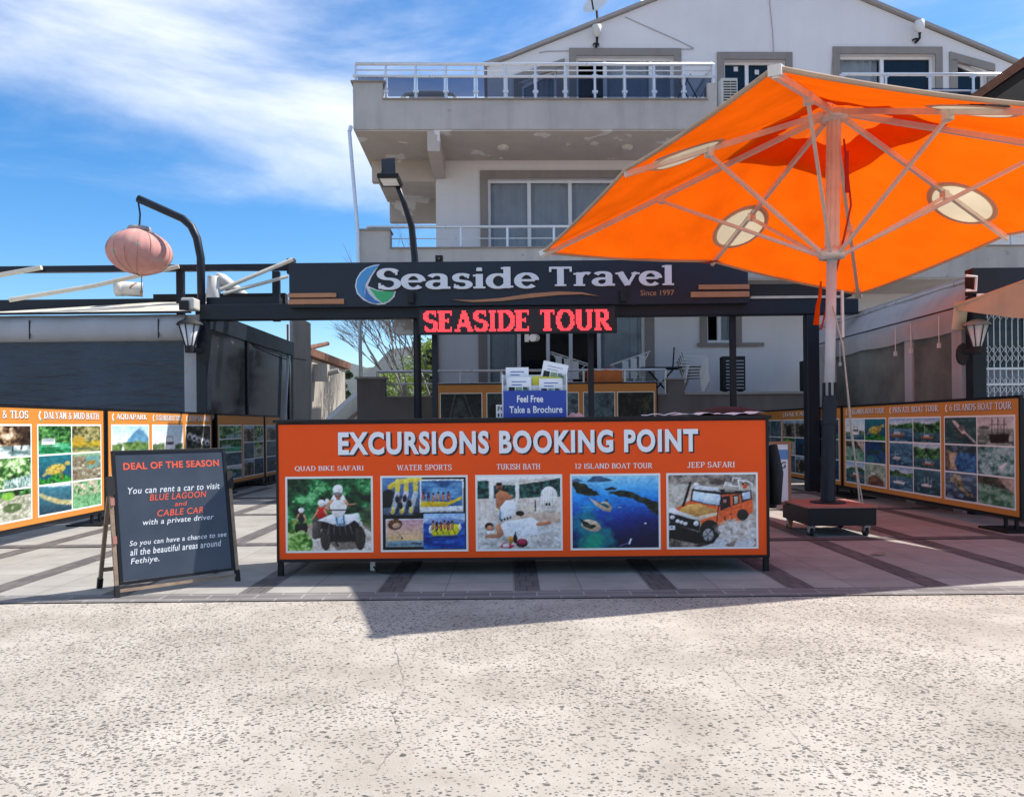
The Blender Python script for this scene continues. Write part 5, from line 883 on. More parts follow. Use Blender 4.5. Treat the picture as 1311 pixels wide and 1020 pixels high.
letters(sg, 'Seaside', 483, 343, 690, 371, yl, SY, M['silver'], .05, .215, .105, .085, (0, 1.0)); letters(sg, 'Travel', 703, 341, 862, 367, yl, SY, M['silver'], .05, .215, .105, .085, (0, 1.0))
letters(sg, 'Seaside', 484.5, 344.5, 691.5, 372.5, -.004, SY, M['ink'], .003, .235, .12, .09, (0, 1.0), 'letter_shadow_edge'); letters(sg, 'Travel', 704.5, 342.5, 863.5, 368.5, -.004, SY, M['ink'], .003, .235, .12, .09, (0, 1.0), 'letter_shadow_edge')  # black offset copies paint a shadow edge behind the raised letters
def disc_poly(par, name, pts, m, y0, y1): return MB().prism([P(*p) for p in pts], y0, y1).build(name, m, par)
emb = lambda a, rx, ry, cx=489, cy=365: (cx+rx*math.cos(R_(a)), cy-ry*math.sin(R_(a)))
out = [emb(a, 33, 26) for a in range(80, 222, 6)]; inn = [(473, 380), (468, 369), (470, 358), (476, 348), (484, 341)]
lightblue = mat('emblem light blue', (.06, .30, .62), .4, .05, 4); midblue = mat('emblem blue', (.035, .17, .46), .4, .05, 4); green = mat('emblem green', (.04, .42, .16), .4, .05, 4)
disc_poly(sg, 'emblem', [(485, 340), (479, 341), (470, 344), (463, 350), (458, 358), (456.5, 367), (459, 375), (463, 380), (467, 382.5), (466, 373), (468, 363), (473, 354), (478, 347)], lightblue, -.03, -.004)
disc_poly(sg, 'emblem', [(468.5, 368), (472, 376), (480, 384), (488, 388), (480, 388.8), (472, 386), (467.5, 383)], midblue, -.03, -.004)
disc_poly(sg, 'emblem', [(473, 369), (484, 373), (505, 373.5), (502, 380), (497, 385), (490, 388), (482, 381)], green, -.03, -.004)
disc_poly(sg, 'emblem_edge', [(486, 338.6), (478, 339.5), (468, 343), (461, 349), (456, 358), (454.5, 367), (457, 376), (465, 384), (474, 388.3), (484, 390.2), (492, 389.5), (499, 386), (505, 380), (507, 372), (484, 371.5), (470.5, 366), (476, 354)], M['silver'], -.003, -.001)
sw = [(577, 383)]; 
for i in range(15): t = i/14; sw.append((578+190*t, 384.0-10.5*t+4.0*math.sin(t*math.pi)*-1+(1.6*math.sin(t*math.pi*2))))
top = [(578+190*(1-i/14), 383.2-10.2*(1-i/14)-9.2*math.sin((1-i/14)*math.pi)*((1-i/14)*.8+.2)+1.6*math.sin((1-i/14)*2*math.pi)) for i in range(15)]
M['copper2'] = M['copper']; MB().prism([P(*p) for p in [(578, 384), (605, 387), (640, 386), (680, 381.5), (715, 378), (745, 377), (767, 379.5), (745, 374.5), (715, 373.5), (680, 376), (640, 382), (605, 384.5)]], -.035, -.004).build('swoosh', M['copper'], sg)
for (u0, v0, u1, v1) in ((370, 375.5, 431, 381.5), (370, 383, 441, 390), (894, 364.5, 958.5, 371), (884, 373.5, 958.5, 381)): a, b = P(u0, v1), P(u1, v0); MB().box(a[0], b[0], -.05, -.002, a[1], b[1]).build('copper_strip', M['copper'], sg)
vs, fs = font_mesh('Since 1997', .006); a, b = P(820, 378.5), P(863, 371); put2d(MB(), vs, fs, a[0], b[0], a[1], b[1], -.006).build('small_lettering', M['copper'], sg)
for u, v in ((527, 381), (797, 379)): p = P(u, v); MB().box(p[0]-.06, p[0]+.06, -.16, -.06, p[1]-.12, p[1]+.10).bar((p[0], -.06, p[1]), (p[0], .0, p[1]+.02), .04).build('spot_lamp', M['blackm'], sg, bevel=.015)
# led display
LY = PY-.45; ld = thing('led_display', 'black led display with red running letters hanging below the big sign', 'led display', (0, LY, 0))
a, b = P(536, 427.5, LY), P(788, 393, LY); MB().box(a[0], b[0], 0, .12, a[1], b[1]).build('panel', M['led'], ld, bevel=.008)
MB().box(a[0]-.02, b[0]+.02, -.02, .001, b[1]-.001, b[1]+.02).box(a[0]-.02, b[0]+.02, -.02, .001, a[1]-.02, a[1]+.001).box(a[0]-.02, a[0]-.001, -.02, .001, a[1], b[1]).box(b[0]+.001, b[0]+.02, -.02, .001, a[1], b[1]).build('frame', M['blackm'], ld)
vs, fs = serif('SEASIDE TOUR', .25, .14, .04, .11); gx0, gx1 = P(542, 423, LY)[0], P(783, 423, LY)[0]; gz0, gz1 = P(655, 424, LY)[1], P(655, 397, LY)[1]
V = np.array(vs); T_ = np.array([[V[i] for i in f] for f in fs]); mx_, my = V[:, 0].max(), 1.0; mn = V[:, 0].min(); rows, cols = 17, 132; dots = MB(); off = MB()
yy, xx = np.mgrid[0:rows, 0:cols]; px_ = mn+(xx+.5)/cols*(mx_-mn); py_ = (yy+.5)/rows*1.02-.01; hit = np.zeros(px_.shape, bool)
for t3 in T_:
    (ax, ay), (bx, by), (cx, cy) = t3; d = (by-cy)*(ax-cx)+(cx-bx)*(ay-cy)
    if abs(d) < 1e-12: continue
    l0 = ((by-cy)*(px_-cx)+(cx-bx)*(py_-cy))/d; l1 = ((cy-ay)*(px_-cx)+(ax-cx)*(py_-cy))/d; hit |= (l0 >= 0) & (l1 >= 0) & (l0+l1 <= 1)
dx, dz = (gx1-gx0)/cols, (gz1-gz0)/rows
for j in range(rows):
    for i in range(cols):
        x, z = gx0+dx*i, gz0+dz*j
        if hit[j, i]: dots.quad((x+dx*.04, -.006, z+dz*.14), (x+dx*.96, -.006, z+dz*.14), (x+dx*.96, -.006, z+dz*.86), (x+dx*.04, -.006, z+dz*.86))
dots.build('lettering', M['ledon'], ld)
p = P(680, 433, LY); MB().box(p[0]-.12, p[0]-.04, .0, .1, p[1]-.06, a[1]-.022).tube([(p[0]+.02, -.25, p[1]-.02), (p[0]+.1, .1, p[1]+.02)], .07, 10).build('camera_bracket', M['acbody'], ld)
# street lamp behind the sign, lantern pole, wall lamps
sl = thing('solar_lamp', 'black solar street lamp leaning out above the sign', 'lamp', at(533, 400, PY+.35)-Vector((0, 0, at(533, 400, PY+.35).z)))
Yl = PY+.35; pts = [at(534, 420, Yl), at(531, 330, Yl), at(527, 290, Yl-.1), at(518, 262, Yl-.25), at(508, 236, Yl-.45)]
MB().tube([Vector((pts[0].x, Yl, 0))]+pts, [.075, .075, .07, .065, .055, .045], 10).build('pole', M['navy'], sl, world=True, smooth=True)
hd = at(500, 233, Yl-.6); MB().box(hd.x-.2, hd.x+.2, Yl-.95, Yl-.35, hd.z-.03, hd.z+.06).build('lamp_head', M['black'], sl, world=True, bevel=.02)
MB().box(hd.x-.15, hd.x+.15, Yl-.9, Yl-.5, hd.z-.04, hd.z-.031).build('diffuser', M['lampglass'], sl, world=True)
q0, q1 = at(498, 231, Yl-.5), at(497, 204, Yl-.3); MB().bar(q0, q1, .26, .04, up=(0, 1, 0)).build('solar_panel', M['fascia'], sl, world=True)
MB().tube([at(490, 216, Yl-.45), at(486, 226, Yl-.45), at(488, 236, Yl-.6)], .008, 5).build('cable', M['blackm'], sl, world=True)
bx = at(563, 333, PY-.1); tag(MB().box(bx.x-.07, bx.x+.07, PY-.25, PY-.1, bx.z-.06, bx.z+.06).bar((bx.x-.02, PY-.3, bx.z-.03), (bx.x+.04, PY-.2, bx.z+.05), .03).build('sensor_box', M['blackm']), 'small black sensor box on the top edge of the big sign', 'sensor')
lpz = thing('lantern_arm', 'grey steel pole with a bent arm holding up the pink lantern', 'pole', at(258, 388, PY))
MB().tube([at(258, 395, PY), at(257, 330, PY), at(252, 305, PY), at(245, 290, PY), at(234, 280, PY), at(205, 267, PY), at(177, 254.5, PY)], .075, 10).build('pole', M['navy'], lpz, world=True, smooth=True)
lc = at(178.5, 323, PY); ln = thing('paper_lantern', 'faded pink cloth lantern hanging from the bent pole arm', 'lantern', lc)
mb = MB(); ns, nr = 48, 14; rx, rz = .585, .425
for j in range(nr+1):
    ph = math.pi*(j/nr-.5)*.93
    for i in range(ns):
        th = 2*math.pi*i/ns; rib = 1-.035*abs(math.sin(th*8)); r = rx*math.cos(ph)*rib; mb.v.append((r*math.cos(th), r*math.sin(th), rz*math.sin(ph)+.012*math.sin(th*3)))
for j in range(nr):
    for i in range(ns): mb.f.append((j*ns+i, j*ns+(i+1) % ns, (j+1)*ns+(i+1) % ns, (j+1)*ns+i))
sh = mb.build('shade', M['lantern'], ln, smooth=True); sh.rotation_euler = (0, R_(5), 0)
rb = MB()
for i in range(16):
    th = math.pi*2*i/16; rb.tube([(rx*1.003*math.cos(ph)*math.cos(th), rx*1.003*math.cos(ph)*math.sin(th), rz*1.003*math.sin(ph)) for ph in [math.pi*(j/12-.5)*.92 for j in range(13)]], .0035, 4)
o = rb.build('ribs', M['wood'], ln); o.rotation_euler = (0, R_(5), 0); o['kind'] = 'part'
del o['kind']
MB().lathe([(.0, .05), (.2, .05), (.22, 0), (.2, -.04)], (0, 0, rz+.0), 18).build('cap', M['cope'], ln, smooth=True); MB().tube([(0, 0, rz), (.02, 0, rz+.3), (-.01, 0, rz+.52)], .016, 6).build('cord', M['blackm'], ln); MB().tube([(.04, 0, -rz), (.03, 0, -rz-.3)], .01, 5).lathe([(.0, 0), (.03, -.04), (.02, -.1), (0, -.12)], (.03, 0, -rz-.28), 8).build('tassel', M['wood'], ln)
def cage_lamp(label, u, v, Y, side, face=0):
    p = at(u, v, Y); t = thing('wall_lamp', label, 'wall lamp', p, (0, 0, face), group='black caged wall lamps on the two canvas enclosures'); k = Y/11*.95
    MB().lathe([(.06*k, -.16*k), (.155*k, .15*k), (.0, .15*k)], n=16).build('lamp_glass', M['lampglass'], t, smooth=True)
    c = MB()
    for i in range(8):
        a = 2*math.pi*i/8; c.bar((.066*k*math.cos(a), .066*k*math.sin(a), -.17*k), (.165*k*math.cos(a), .165*k*math.sin(a), .155*k), .012*k)
    c.build('cage', M['blackm'], t); MB().lathe([(.19*k, .15*k), (.17*k, .19*k), (.08*k, .235*k), (0, .25*k)], n=18).build('hood', M['blackm' if side < 0 else 'cope'], t, smooth=True)
    MB().lathe([(0, -.26*k), (.07*k, -.26*k), (.075*k, -.16*k)], n=12).tube([(0, 0, -.22*k), (-side*.14*k, .1*k, -.22*k)], .04*k, 8).build('socket', M['blackm'], t)
    MB().lathe([(.0, -.03), (.075*k, -.03), (.085*k, .03), (0, .03)], n=14).build('mount', M['blackm'], t).matrix_local = Matrix.Translation((-side*.16*k, .12*k, -.26*k)) @ Matrix.Rotation(R_(90), 4, 'X') @ Matrix.Scale(2.0, 4, (0, 1, 0)); return t
cage_lamp('black caged wall lamp on the left enclosure beside the pergola post', 243, 429, PY-.35, -1); cage_lamp('black caged wall lamp on the dark post of the right enclosure beside the grille', 1251, 430, 10.6, 1)
p = at(247, 391, PY-.3); t = thing('security_camera', 'small white and black security camera on the left beam end', 'camera', p); MB().box(-.15, .1, -.2, .1, -.1, .12).build('body', M['acbody'], t, bevel=.03); MB().box(-.17, .02, -.24, -.2, -.12, .06).build('lens', M['blackm'], t, bevel=.02)
# ------------------------------------------------------------------ left enclosure
LX = -5.98
M['pvcfilm'] = mat('dark blue vinyl with painted reflections', (.024, .044, .076), .10, .85, .33, .0, 3, spec=.35)  # broad tone noise and blue base painted in place of reflected sky and trees
nt = M['pvcfilm'].node_tree; bs = nt.nodes['Principled BSDF']; tcx = nt.nodes.new('ShaderNodeTexCoord'); mpx = nt.nodes.new('ShaderNodeMapping'); mpx.inputs['Scale'].default_value = (.5, 1, 3.2); nzx = nt.nodes.new('ShaderNodeTexNoise'); nzx.inputs['Scale'].default_value = 2.2; nzx.inputs['Detail'].default_value = 3; bpx = nt.nodes.new('ShaderNodeBump'); bpx.inputs['Strength'].default_value = .25; bpx.inputs['Distance'].default_value = .06
nt.links.new(tcx.outputs['Object'], mpx.inputs[0]); nt.links.new(mpx.outputs[0], nzx.inputs['Vector']); nt.links.new(nzx.outputs['Fac'], bpx.inputs['Height']); nt.links.new(bpx.outputs[0], bs.inputs['Normal'])
el = thing('enclosure', 'flat grey canvas enclosure with dark vinyl windows and cream awning at the left', 'building', (-9, PY, 0))
zr0, zr1 = Z(436, 120), Z(404, 120); xw = X(236)
MB().box(-15, xw, .0, .02, .0, zr0+.02).build('vinyl_window', M['pvcfilm'], el, world=False) if False else None
def lw(mb, n, m, **k): return mb.build(n, m, el, world=True, **k)
lw(MB().box(-15, xw, PY+.05, PY+.07, 0, zr0+.02), 'vinyl_window', M['pvcfilm'])
rl = MB(); o = 0
pr = [(0.02, zr0-.02), (-.10, zr0), (-.17, (zr0+zr1)/2-.1), (-.16, (zr0+zr1)/2+.08), (-.06, zr1), (.05, zr1)]
for x in np.linspace(-15, xw+.05, 40): rl.v += [(x, PY+a_+.015*math.sin(x*5)*(1 if 0 < i_ < 5 else 0), z_) for i_, (a_, z_) in enumerate(pr)]
for i in range(39):
    for k in range(5): rl.f.append((i*6+k, (i+1)*6+k, (i+1)*6+k+1, i*6+k+1))
lw(rl, 'rolled_blind', M['canvas'], smooth=True)
for u in (46, 209): x = X(u); lw(MB().box(x-.012, x+.012, PY-.185, PY-.172, zr0+.02, zr1-.1), 'strap', M['blackm'])
lw(MB().box(xw+.003, X(257), PY, PY+.12, 0, zr1), 'end_strip', M['canvas'])
lw(MB().box(-15, X(250), PY-.2, PY-.14, zr1+.005, zr1+.04), 'front_edge', M['navy'])
pA = [at(0, 402, PY-.1), at(240, 399, PY-.1), at(205, 386, PY+3), at(-60, 405, PY+3.0)]
aw = MB(); y1 = PY+1.25
zf = zr1+.05; zk = at(200, 387, y1).z; zl = at(0, 399, y1).z
aw.add([(-15, PY-.15, zf), (X(248), PY-.15, zf), (X(236), y1, zk), (X(200, y1), y1, zk), (X(0, y1), y1, zl), (-15, y1, zl-.1)], [(0, 1, 2, 3, 4, 5)]); aw.v += [(v[0], v[1], v[2]-.03) for v in aw.v]; lw(aw, 'awning', M['creamcloth'])
Yr = PY+1.0
lw(MB().box(-16, X(376, Yr), Yr, Yr+.12, Z(347, 200, Yr), Z(339, 200, Yr)), 'top_rail', M['navy'])
for u in (231, 354): lw(MB().box(X(u, Yr)-.07, X(u, Yr)+.07, Yr+.003, Yr+.117, zr1, Z(347, u, Yr)-.002), 'roof_post', M['navy'])
lw(MB().box(X(372, Yr)-.05, X(372, Yr)+.1, Yr-.02, Yr+.14, Z(350, 372, Yr), Z(331, 372, Yr)), 'post_cap', M['blackm'])
lw(MB().box(X(200, Yr+.5), X(368, Yr+.5), Yr+.4, Yr+.6, Z(392, 270, Yr+.5), Z(377, 270, Yr+.5)), 'ridge_board', M['blackm']); lw(MB().box(-16, X(200, Yr+.5), Yr+.4, Yr+.6, Z(392, 100, Yr+.5)-.1, Z(384, 100, Yr+.5)), 'ridge_board', M['navy'])
lw(MB().box(X(262), X(356), PY+.13, PY+.33, zb1+.03, Z(379, 300)), 'awning_box', M['navy'])
for pts, r in (([at(12, 384, PY+.4), at(120, 366, PY+.7), at(229, 341, Yr-.05)], .045), ([at(-20, 356, Yr-.1), at(53, 342.5, Yr-.1)], .05), ([at(282, 371, PY+.3), at(375, 332, PY+.9)], .04), ([at(286, 376, PY+.3), at(368, 354, PY+.9)], .035)): lw(MB().tube(pts, r, 8), 'folding_arm', M['creamcloth'])
# side wall of the enclosure
lw(MB().box(LX-.02, LX, PY+.15, 21.3, 0, 3.25), 'side_glazing', mat('dark glazing', (.012, .014, .017), .12, .5, 1.6, .0, 3, spec=.3, patch=((.06, .065, .07), .62, 1.4))); lw(MB().box(LX-.06, LX+.03, 21.31, 23.2, 0, 4.4), 'side_wall', M['housewall'])
for Y_ in (17.6, 20.9): lw(MB().box(LX-.05, LX+.03, Y_, Y_+.09, 0, 3.26), 'mullion', M['black'])
lw(MB().box(LX-.1, LX+.06, PY+.15, 21.3, 3.26, 3.62), 'side_beam', M['navy']); lw(MB().bar((LX+.06, 20.0, 0), (LX+.10, 20.6, 3.2), .06), 'prop', M['alu'])
lw(MB().tube([at(295, 425, 17), at(330, 444, 18.3), at(372, 458, 20.7), at(392, 461, 22)], .014, 5), 'cable', M['blackm'])
for u, v, L_, tl in ((168, 368, 1.0, 82), ):
    p = at(150, 369, PY+1.3); q = at(183, 371, PY+1.5); t = thing('vent_pipe', 'short white pipe lying on the left enclosure roof', 'pipe', p, group='white pipes on the left roof'); MB().tube([p, q], [.15, .15], 16, cap=False).tube([p-Vector((.02, .01, 0)), p+Vector((.12, .01, 0))], .165, 16).build('tube', M['pipe'], t, world=True, smooth=True); MB().tube([p-Vector((.005, 0, 0)), p+Vector((.05, 0, 0))], .13, 16).build('opening', M['canvas'], t, world=True)
p = at(272, 385, PY+1.4); t = thing('vent_pipe', 'rusty white elbow pipe rising from the roof beside the sign', 'pipe', p, group='white pipes on the left roof'); MB().tube([at(271, 398, PY+1.4), at(273, 378, PY+1.4), at(275, 354, PY+1.4)], .145, 14).build('tube', M['pipe'], t, world=True, smooth=True); MB().tube([at(276, 356, PY+1.4), at(284, 358, PY+1.45), at(318, 386, PY+1.9)], .13, 14).build('branch', M['pipe'], t, world=True, smooth=True)
# ------------------------------------------------------------------ right enclosure
RX = 6.35
er = thing('enclosure', 'grey canvas enclosure with clear vinyl windows and metal grille at the right', 'building', (8.5, 11, 0))
def rwb(mb, n, m, **k): return mb.build(n, m, er, world=True, **k)
M['clearfilm'] = mat('hazy greenish vinyl sheet', (.17, .18, .165), .2, .5, .9, .25, 2.5, spec=.5)
rwb(MB().box(RX+.02, RX+.04, 11.25, 12.35, 0, 2.62), 'vinyl_window', M['clearfilm']); rwb(MB().box(RX+.02, RX+.04, 12.6, 15.3, 0, 2.62), 'vinyl_window', M['clearfilm'])
for y0, y1 in ((11.0, 11.247), (12.353, 12.597), (15.303, 16.6)): rwb(MB().box(RX-.01, RX+.05, y0, y1, 0, 2.62), 'canvas_strip', M['canvas'])
cv = MB(); ny = 30
prof = [(RX-.03, 2.60), (RX-.06, 2.78), (RX-.02, 2.90), (RX+.03, 2.93), (RX+.12, 3.12), (RX+.24, 3.28), (RX+.30, 3.33)]
for j in range(ny):
    y = 10.95+5.7*j/(ny-1); wv = .02*math.sin(y*4)
    cv.v += [(x+wv*(1 if k < 3 else .6), y, z-.03*math.sin((j % 8)/8*math.pi)*(k < 2)) for k, (x, z) in enumerate(prof)]
for j in range(ny-1):
    for k in range(6): cv.f.append((j*7+k, (j+1)*7+k, (j+1)*7+k+1, j*7+k+1))
rwb(cv, 'canvas_valance', M['canvas'], smooth=True); rwb(MB().tube([(RX-.07, 10.95, 2.905), (RX-.07, 16.6, 2.905)], .012, 6), 'hem_cord', M['blackm']); rwb(MB().tube([(RX+.30, 10.9, 3.35), (RX+.30, 16.6, 3.35)], .03, 8), 'top_tube', M['alu'])
rwb(MB().box(RX+.3, 15, 10.9, 17.5, 3.36, 3.42), 'roof', M['canvas'])
for y in (11.45, 12.25, 12.75, 14.9): rwb(MB().tube([(RX-.08, y, 2.85), (RX-.08, y, 2.45)], .008, 5).box(RX-.1, RX-.06, y-.02, y+.02, 2.38, 2.45), 'pull_cord', M['whiteplastic'])
FX = X(1243, 10.9, 430); rwb(MB().box(FX-.02, FX+.17, 10.82, 11.0, 0, 3.05), 'post', M['navy'], bevel=.01)
rwb(MB().box(FX-.02, 12, 10.80, 11.0, 3.06, 3.42), 'front_beam', M['navy']); rwb(MB().box(FX+.02, 12, 10.77, 10.797, 2.98, 3.06), 'gutter', M['white']); rwb(MB().tube([at(1236, 372, 10.7), at(1249, 372, 10.7), at(1250, 354, 10.7), at(1236, 353, 10.7)], .02, 8), 'gutter_pipe', M['alu'])
rwb(MB().box(FX+.17, 12, 11.12, 11.16, 0, 3.05), 'glazing', M['pvcfilm']); rwb(MB().box(FX+.17, 12, 10.95, 11.05, .0, 1.62), 'sill_wall', M['navy'])
cu_ = MB()
for i in range(81): x = FX+.2+3*i/80; b = 11.08+.015*math.sin(i*1.3); cu_.v += [(x, b, 1.6), (x, b, 2.05)]
for i in range(80): cu_.f.append((2*i, 2*i+2, 2*i+3, 2*i+1))
rwb(cu_, 'curtain', mat('blue grey curtain', (.30, .36, .46), .9, .15, 6))
g = MB(); xs = np.arange(FX+.2, 11, .085)
for x in xs: g.box(x-.007, x+.007, 10.98, 10.99, 1.62, 3.04)
for z0 in (2.72, 2.12, 1.68):
    for x in xs[:-1]: g.bar((x, 10.972, z0), (x+.085, 10.972, z0+.12), .012, .006).bar((x+.085, 10.965, z0), (x, 10.965, z0+.12), .012, .006).bar((x, 10.972, z0+.12), (x+.085, 10.972, z0+.24), .012, .006).bar((x+.085, 10.965, z0+.12), (x, 10.965, z0+.24), .012, .006)
for z0 in (2.02, 1.8): g.box(FX+.17, 11, 10.94, 10.96, z0, z0+.03)
g.box(FX+.97, FX+1.0, 10.94, 10.958, 1.62, 3.04); rwb(g, 'folding_grille', M['alu'])
# beige awning in front of the grille
c0, c1, c2, c3 = at(1222, 392, 10.74), Vector((6.9, 8.0, 3.3)), Vector((11.5, 8.0, 3.6)), Vector((11.5, 10.7, 3.45)); c4 = Vector((FX+.05, 10.79, 3.02))  # cloth carried forward out of view, added to shade the paving
bw_ = thing('awning', 'aged beige awning cloth with a hanging flap in front of the metal grille', 'awning', c0)
mb = MB(); n = 14
for j in range(n+1):
    s = j/n; a_, b_ = c0.lerp(c1, s), c4.lerp(c3, s)
    for i in range(9): t = i/8; q = a_.lerp(b_, t); q.z += .05*math.sin(s*math.pi)*-1+.02*math.sin(s*20+t*3); mb.v.append(tuple(q))
for j in range(n):
    for i in range(8): mb.f.append((j*9+i, j*9+i+1, (j+1)*9+i+1, (j+1)*9+i))
mb.build('cloth', M['beige'], bw_, world=True, smooth=True)
MB().add([tuple(c1), tuple(c2), tuple(c3)], [(0, 1, 2)]).build('cloth', M['beige'], bw_, world=True)
vl = MB()
for j in range(15):
    s = j/14; p = c0.lerp(c1, s); dr = .06+.40*min(1, s/.34)
    for i in range(4): vl.v.append((p.x+.02*math.sin(j*1.3+i), p.y-.03-.012*i, p.z-dr*i/3))
for j in range(14):
    for i in range(3): vl.f.append((j*4+i, (j+1)*4+i, (j+1)*4+i+1, j*4+i+1))
vl.build('valance', M['beige'], bw_, world=True, smooth=True)
fl = MB()
for j in range(9):
    t = j/8; v = 386+36*t; u0, u1 = 1222-2*t*2, 1240-4*t
    for i in range(5): s = i/4; q = at(u0+(u1-u0)*s, v, 10.73+.03*math.sin(s*5+t*4)); fl.v.append(tuple(q))
for j in range(8):
    for i in range(4): fl.f.append((j*5+i, j*5+i+1, (j+1)*5+i+1, (j+1)*5+i))
fl.build('flap', M['beige'], bw_, world=True, smooth=True); MB().tube([c0, c1], .02, 6).build('edge_cord', M['beige'], bw_, world=True)
for u, v, Y in ((1236, 395, 10.69),): q = at(u, v, Y); MB().lathe([(.03, -.01), (.03, .01), (0, .01)], n=10).build('eyelet', M['blackm'], bw_).location = q-c0
# ------------------------------------------------------------------ the booking counter
CY = 6.83
ct = thing('booking_counter', 'long orange booking counter front with white headline and five framed pictures', 'counter', (.09, CY, 0))
def PC(u, v): p = at(u, v, CY); return p.x-.09, p.z
L0, L1 = PC(354.5, 640)[0], PC(984, 630)[0]; CT = 1.372; CB = .13; CD = .85
pl = PC(357.5, 640)[0]; pr_ = PC(980.5, 630)[0]; pz0, pz1 = .155, 1.328
MB().box(pl, pr_, -.012, .0, pz0, pz1).build('front_panel', M['orange'], ct)
MB().box(L0, pl-.001, -.022, .03, CB, CT-.03).box(pr_+.001, L1, -.022, .03, CB, CT-.03).box(pl-.001, pr_+.001, -.022, .0, CB, pz0-.001).box(pl-.001, pr_+.001, -.022, .0, pz1+.001, CT-.03).build('frame', M['black'], ct, bevel=.003)
MB().box(L0-.02, L1+.02, -.045, CD, CT-.028, CT).build('countertop', M['black'], ct, bevel=.006)
MB().box(L0+.01, L0+.035, .032, CD-.02, CB, CT-.03).box(L1-.035, L1-.01, .032, CD-.02, CB, CT-.03).box(L0+.036, L1-.036, .05, .07, CB, CT-.03).box(L0+.036, L1-.036, .071, CD-.02, CB, CB+.025).build('carcass', M['blackm'], ct)
for x in (L0+.022, L1-.022):
    for y in (.0, CD-.1): MB().box(x-.022, x+.022, y, y+.05, 0, CB-.002).build('leg', M['black'], ct, bevel=.003)
vs, fs = font_mesh('EXCURSIONS BOOKING POINT', .040, spacing=1.14)
for du, dv, y, key, nm in ((2.2, 2.0, -.0145, 'ink', 'letter_shadow'), (1.0, 1.0, -.0155, 'ink', 'letter_shadow'), (0, 0, -.0175, 'white', 'headline')):
    a, b = PC(433.5+du, 582.5+dv), PC(893+du, 548.5+dv); put2d(MB(), vs, fs, a[0], b[0], a[1], b[1], y).build(nm, M[key], ct)
for (txt, u0, u1, v, u0p, u1p, fn, nm) in (('QUAD BIKE SAFARI', 378, 466, 599.5, 366.2, 478, pic_quad, 'quad_bike_picture'), ('WATER SPORTS', 508.5, 578.5, 598, 487.6, 599.3, pic_water, 'water_sports_picture'), ('TUKISH BATH', 636, 691.5, 597, 609, 720, pic_bath, 'bath_picture'), ('12 ISLAND BOAT TOUR', 736, 835, 596, 730, 845.3, pic_islands, 'island_picture'), ('JEEP SAFARI', 879.5, 940, 594.5, 853, 969.8, pic_jeep, 'jeep_picture')):
    vs, fs = serif(txt, .17, .085, .03, .06); a, b = PC(u0, v+4.0), PC(u1, v-4.0); put2d(MB(), vs, fs, a[0], b[0], a[1], b[1], -.0150).build('caption', M['cream'], ct)
    um = (u0p+u1p)/2; dv = -(um-655)*.0096+.8; zt_, zb_ = PC(um, 606.5+dv)[1], PC(um, 703.7+dv)[1]; xa, xb = PC(u0p, 655)[0], PC(u1p, 655)[0]
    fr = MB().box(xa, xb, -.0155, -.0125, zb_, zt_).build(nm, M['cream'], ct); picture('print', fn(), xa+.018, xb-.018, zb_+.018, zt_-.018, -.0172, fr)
# ------------------------------------------------------------------ things on and around the counter
ZC = CT+.001
def Pp(u, Y): return at(u, 530, Y).x
bs_ = thing('brochure_stand', 'white card brochure stand with a blue front on the orange counter', 'brochure stand', (Pp(684.5, 7.0), 7.0, ZC)); wS = Pp(726, 7.0)-Pp(643, 7.0)
hF = at(684, 500, 6.95).z-ZC; hT = at(684, 479, 7.0).z-ZC
MB().box(-wS/2, -wS/2+.012, -.07, .10, 0, hT).box(wS/2-.012, wS/2, -.07, .10, 0, hT).box(-wS/2+.012, wS/2-.012, .085, .10, 0, hT).box(-wS/2+.012, wS/2-.012, -.07, .085, 0, .012).box(-wS/2+.012, wS/2-.012, .0, .008, .012, hF+.05).box(-.006, .006, -.06, .085, .012, hF+.03).build('holder', M['whiteplastic'], bs_)
MB().box(-wS/2+.012, wS/2-.012, -.082, -.07, 0, hF).build('front', M['bluep'], bs_)
for txt, z0, w0, w1 in (('Feel Free', .62, -.27, .13), ('Take a Brochure', .22, -.39, .43)):
    vs, fs = font_mesh(txt, .022, spacing=1.03); put2d(MB(), vs, fs, w0*wS*1.0, w1*wS*.98, hF*(z0-.06), hF*(z0+.20), -.0835).build('lettering', M['white'], bs_)
def brochure(label, x, z, y, w, h, rot=0, m='white', seed=1):
    t = thing('brochure', label, 'brochure', (bs_.location.x+x, 7.0+y, ZC+z), (R_(-6), R_(rot), 0), 'tour brochures in the blue stand')
    MB().box(-w/2, w/2, 0, .012, 0, h).build('cover', M[m], t)
    if m == 'white':
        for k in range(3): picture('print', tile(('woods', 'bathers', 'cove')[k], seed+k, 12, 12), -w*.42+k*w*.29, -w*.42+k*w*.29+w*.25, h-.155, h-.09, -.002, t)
        vs, fs = serif('TOUR', .15, .08); mb = MB()
        for k in range(2): mb.box(-w*.3, w*.3-.04*k, -.0015, -.0005, h-.045-.028*k, h-.038-.028*k)
        mb.build('small_print', M['bluep' if seed % 2 else 'canvas'], t)
    return t
q = wS/4
brochure('white brochure standing tallest in the left back of the blue stand', -q*1.05, .012, .045, .16*wS/.56*1.25, hT+.06, 0, 'white', 3); brochure('white brochure in the left front pocket of the blue stand', -q*.95, .012, -.03, .22, hF+.115, 0, 'white', 5)
brochure('white brochure sticking up tilted at the right back of the stand', q*.75, .05, .05, .23, hT+.07, 12, 'white', 8); brochure('bright yellow brochure half hidden in the right pocket of the stand', q*.7, .012, .018, .26, hF+.12, 2, 'yellow'); brochure('white brochure in the right front pocket before the yellow one', q*1.02, .012, -.035, .21, hF+.10, 0, 'white', 11)
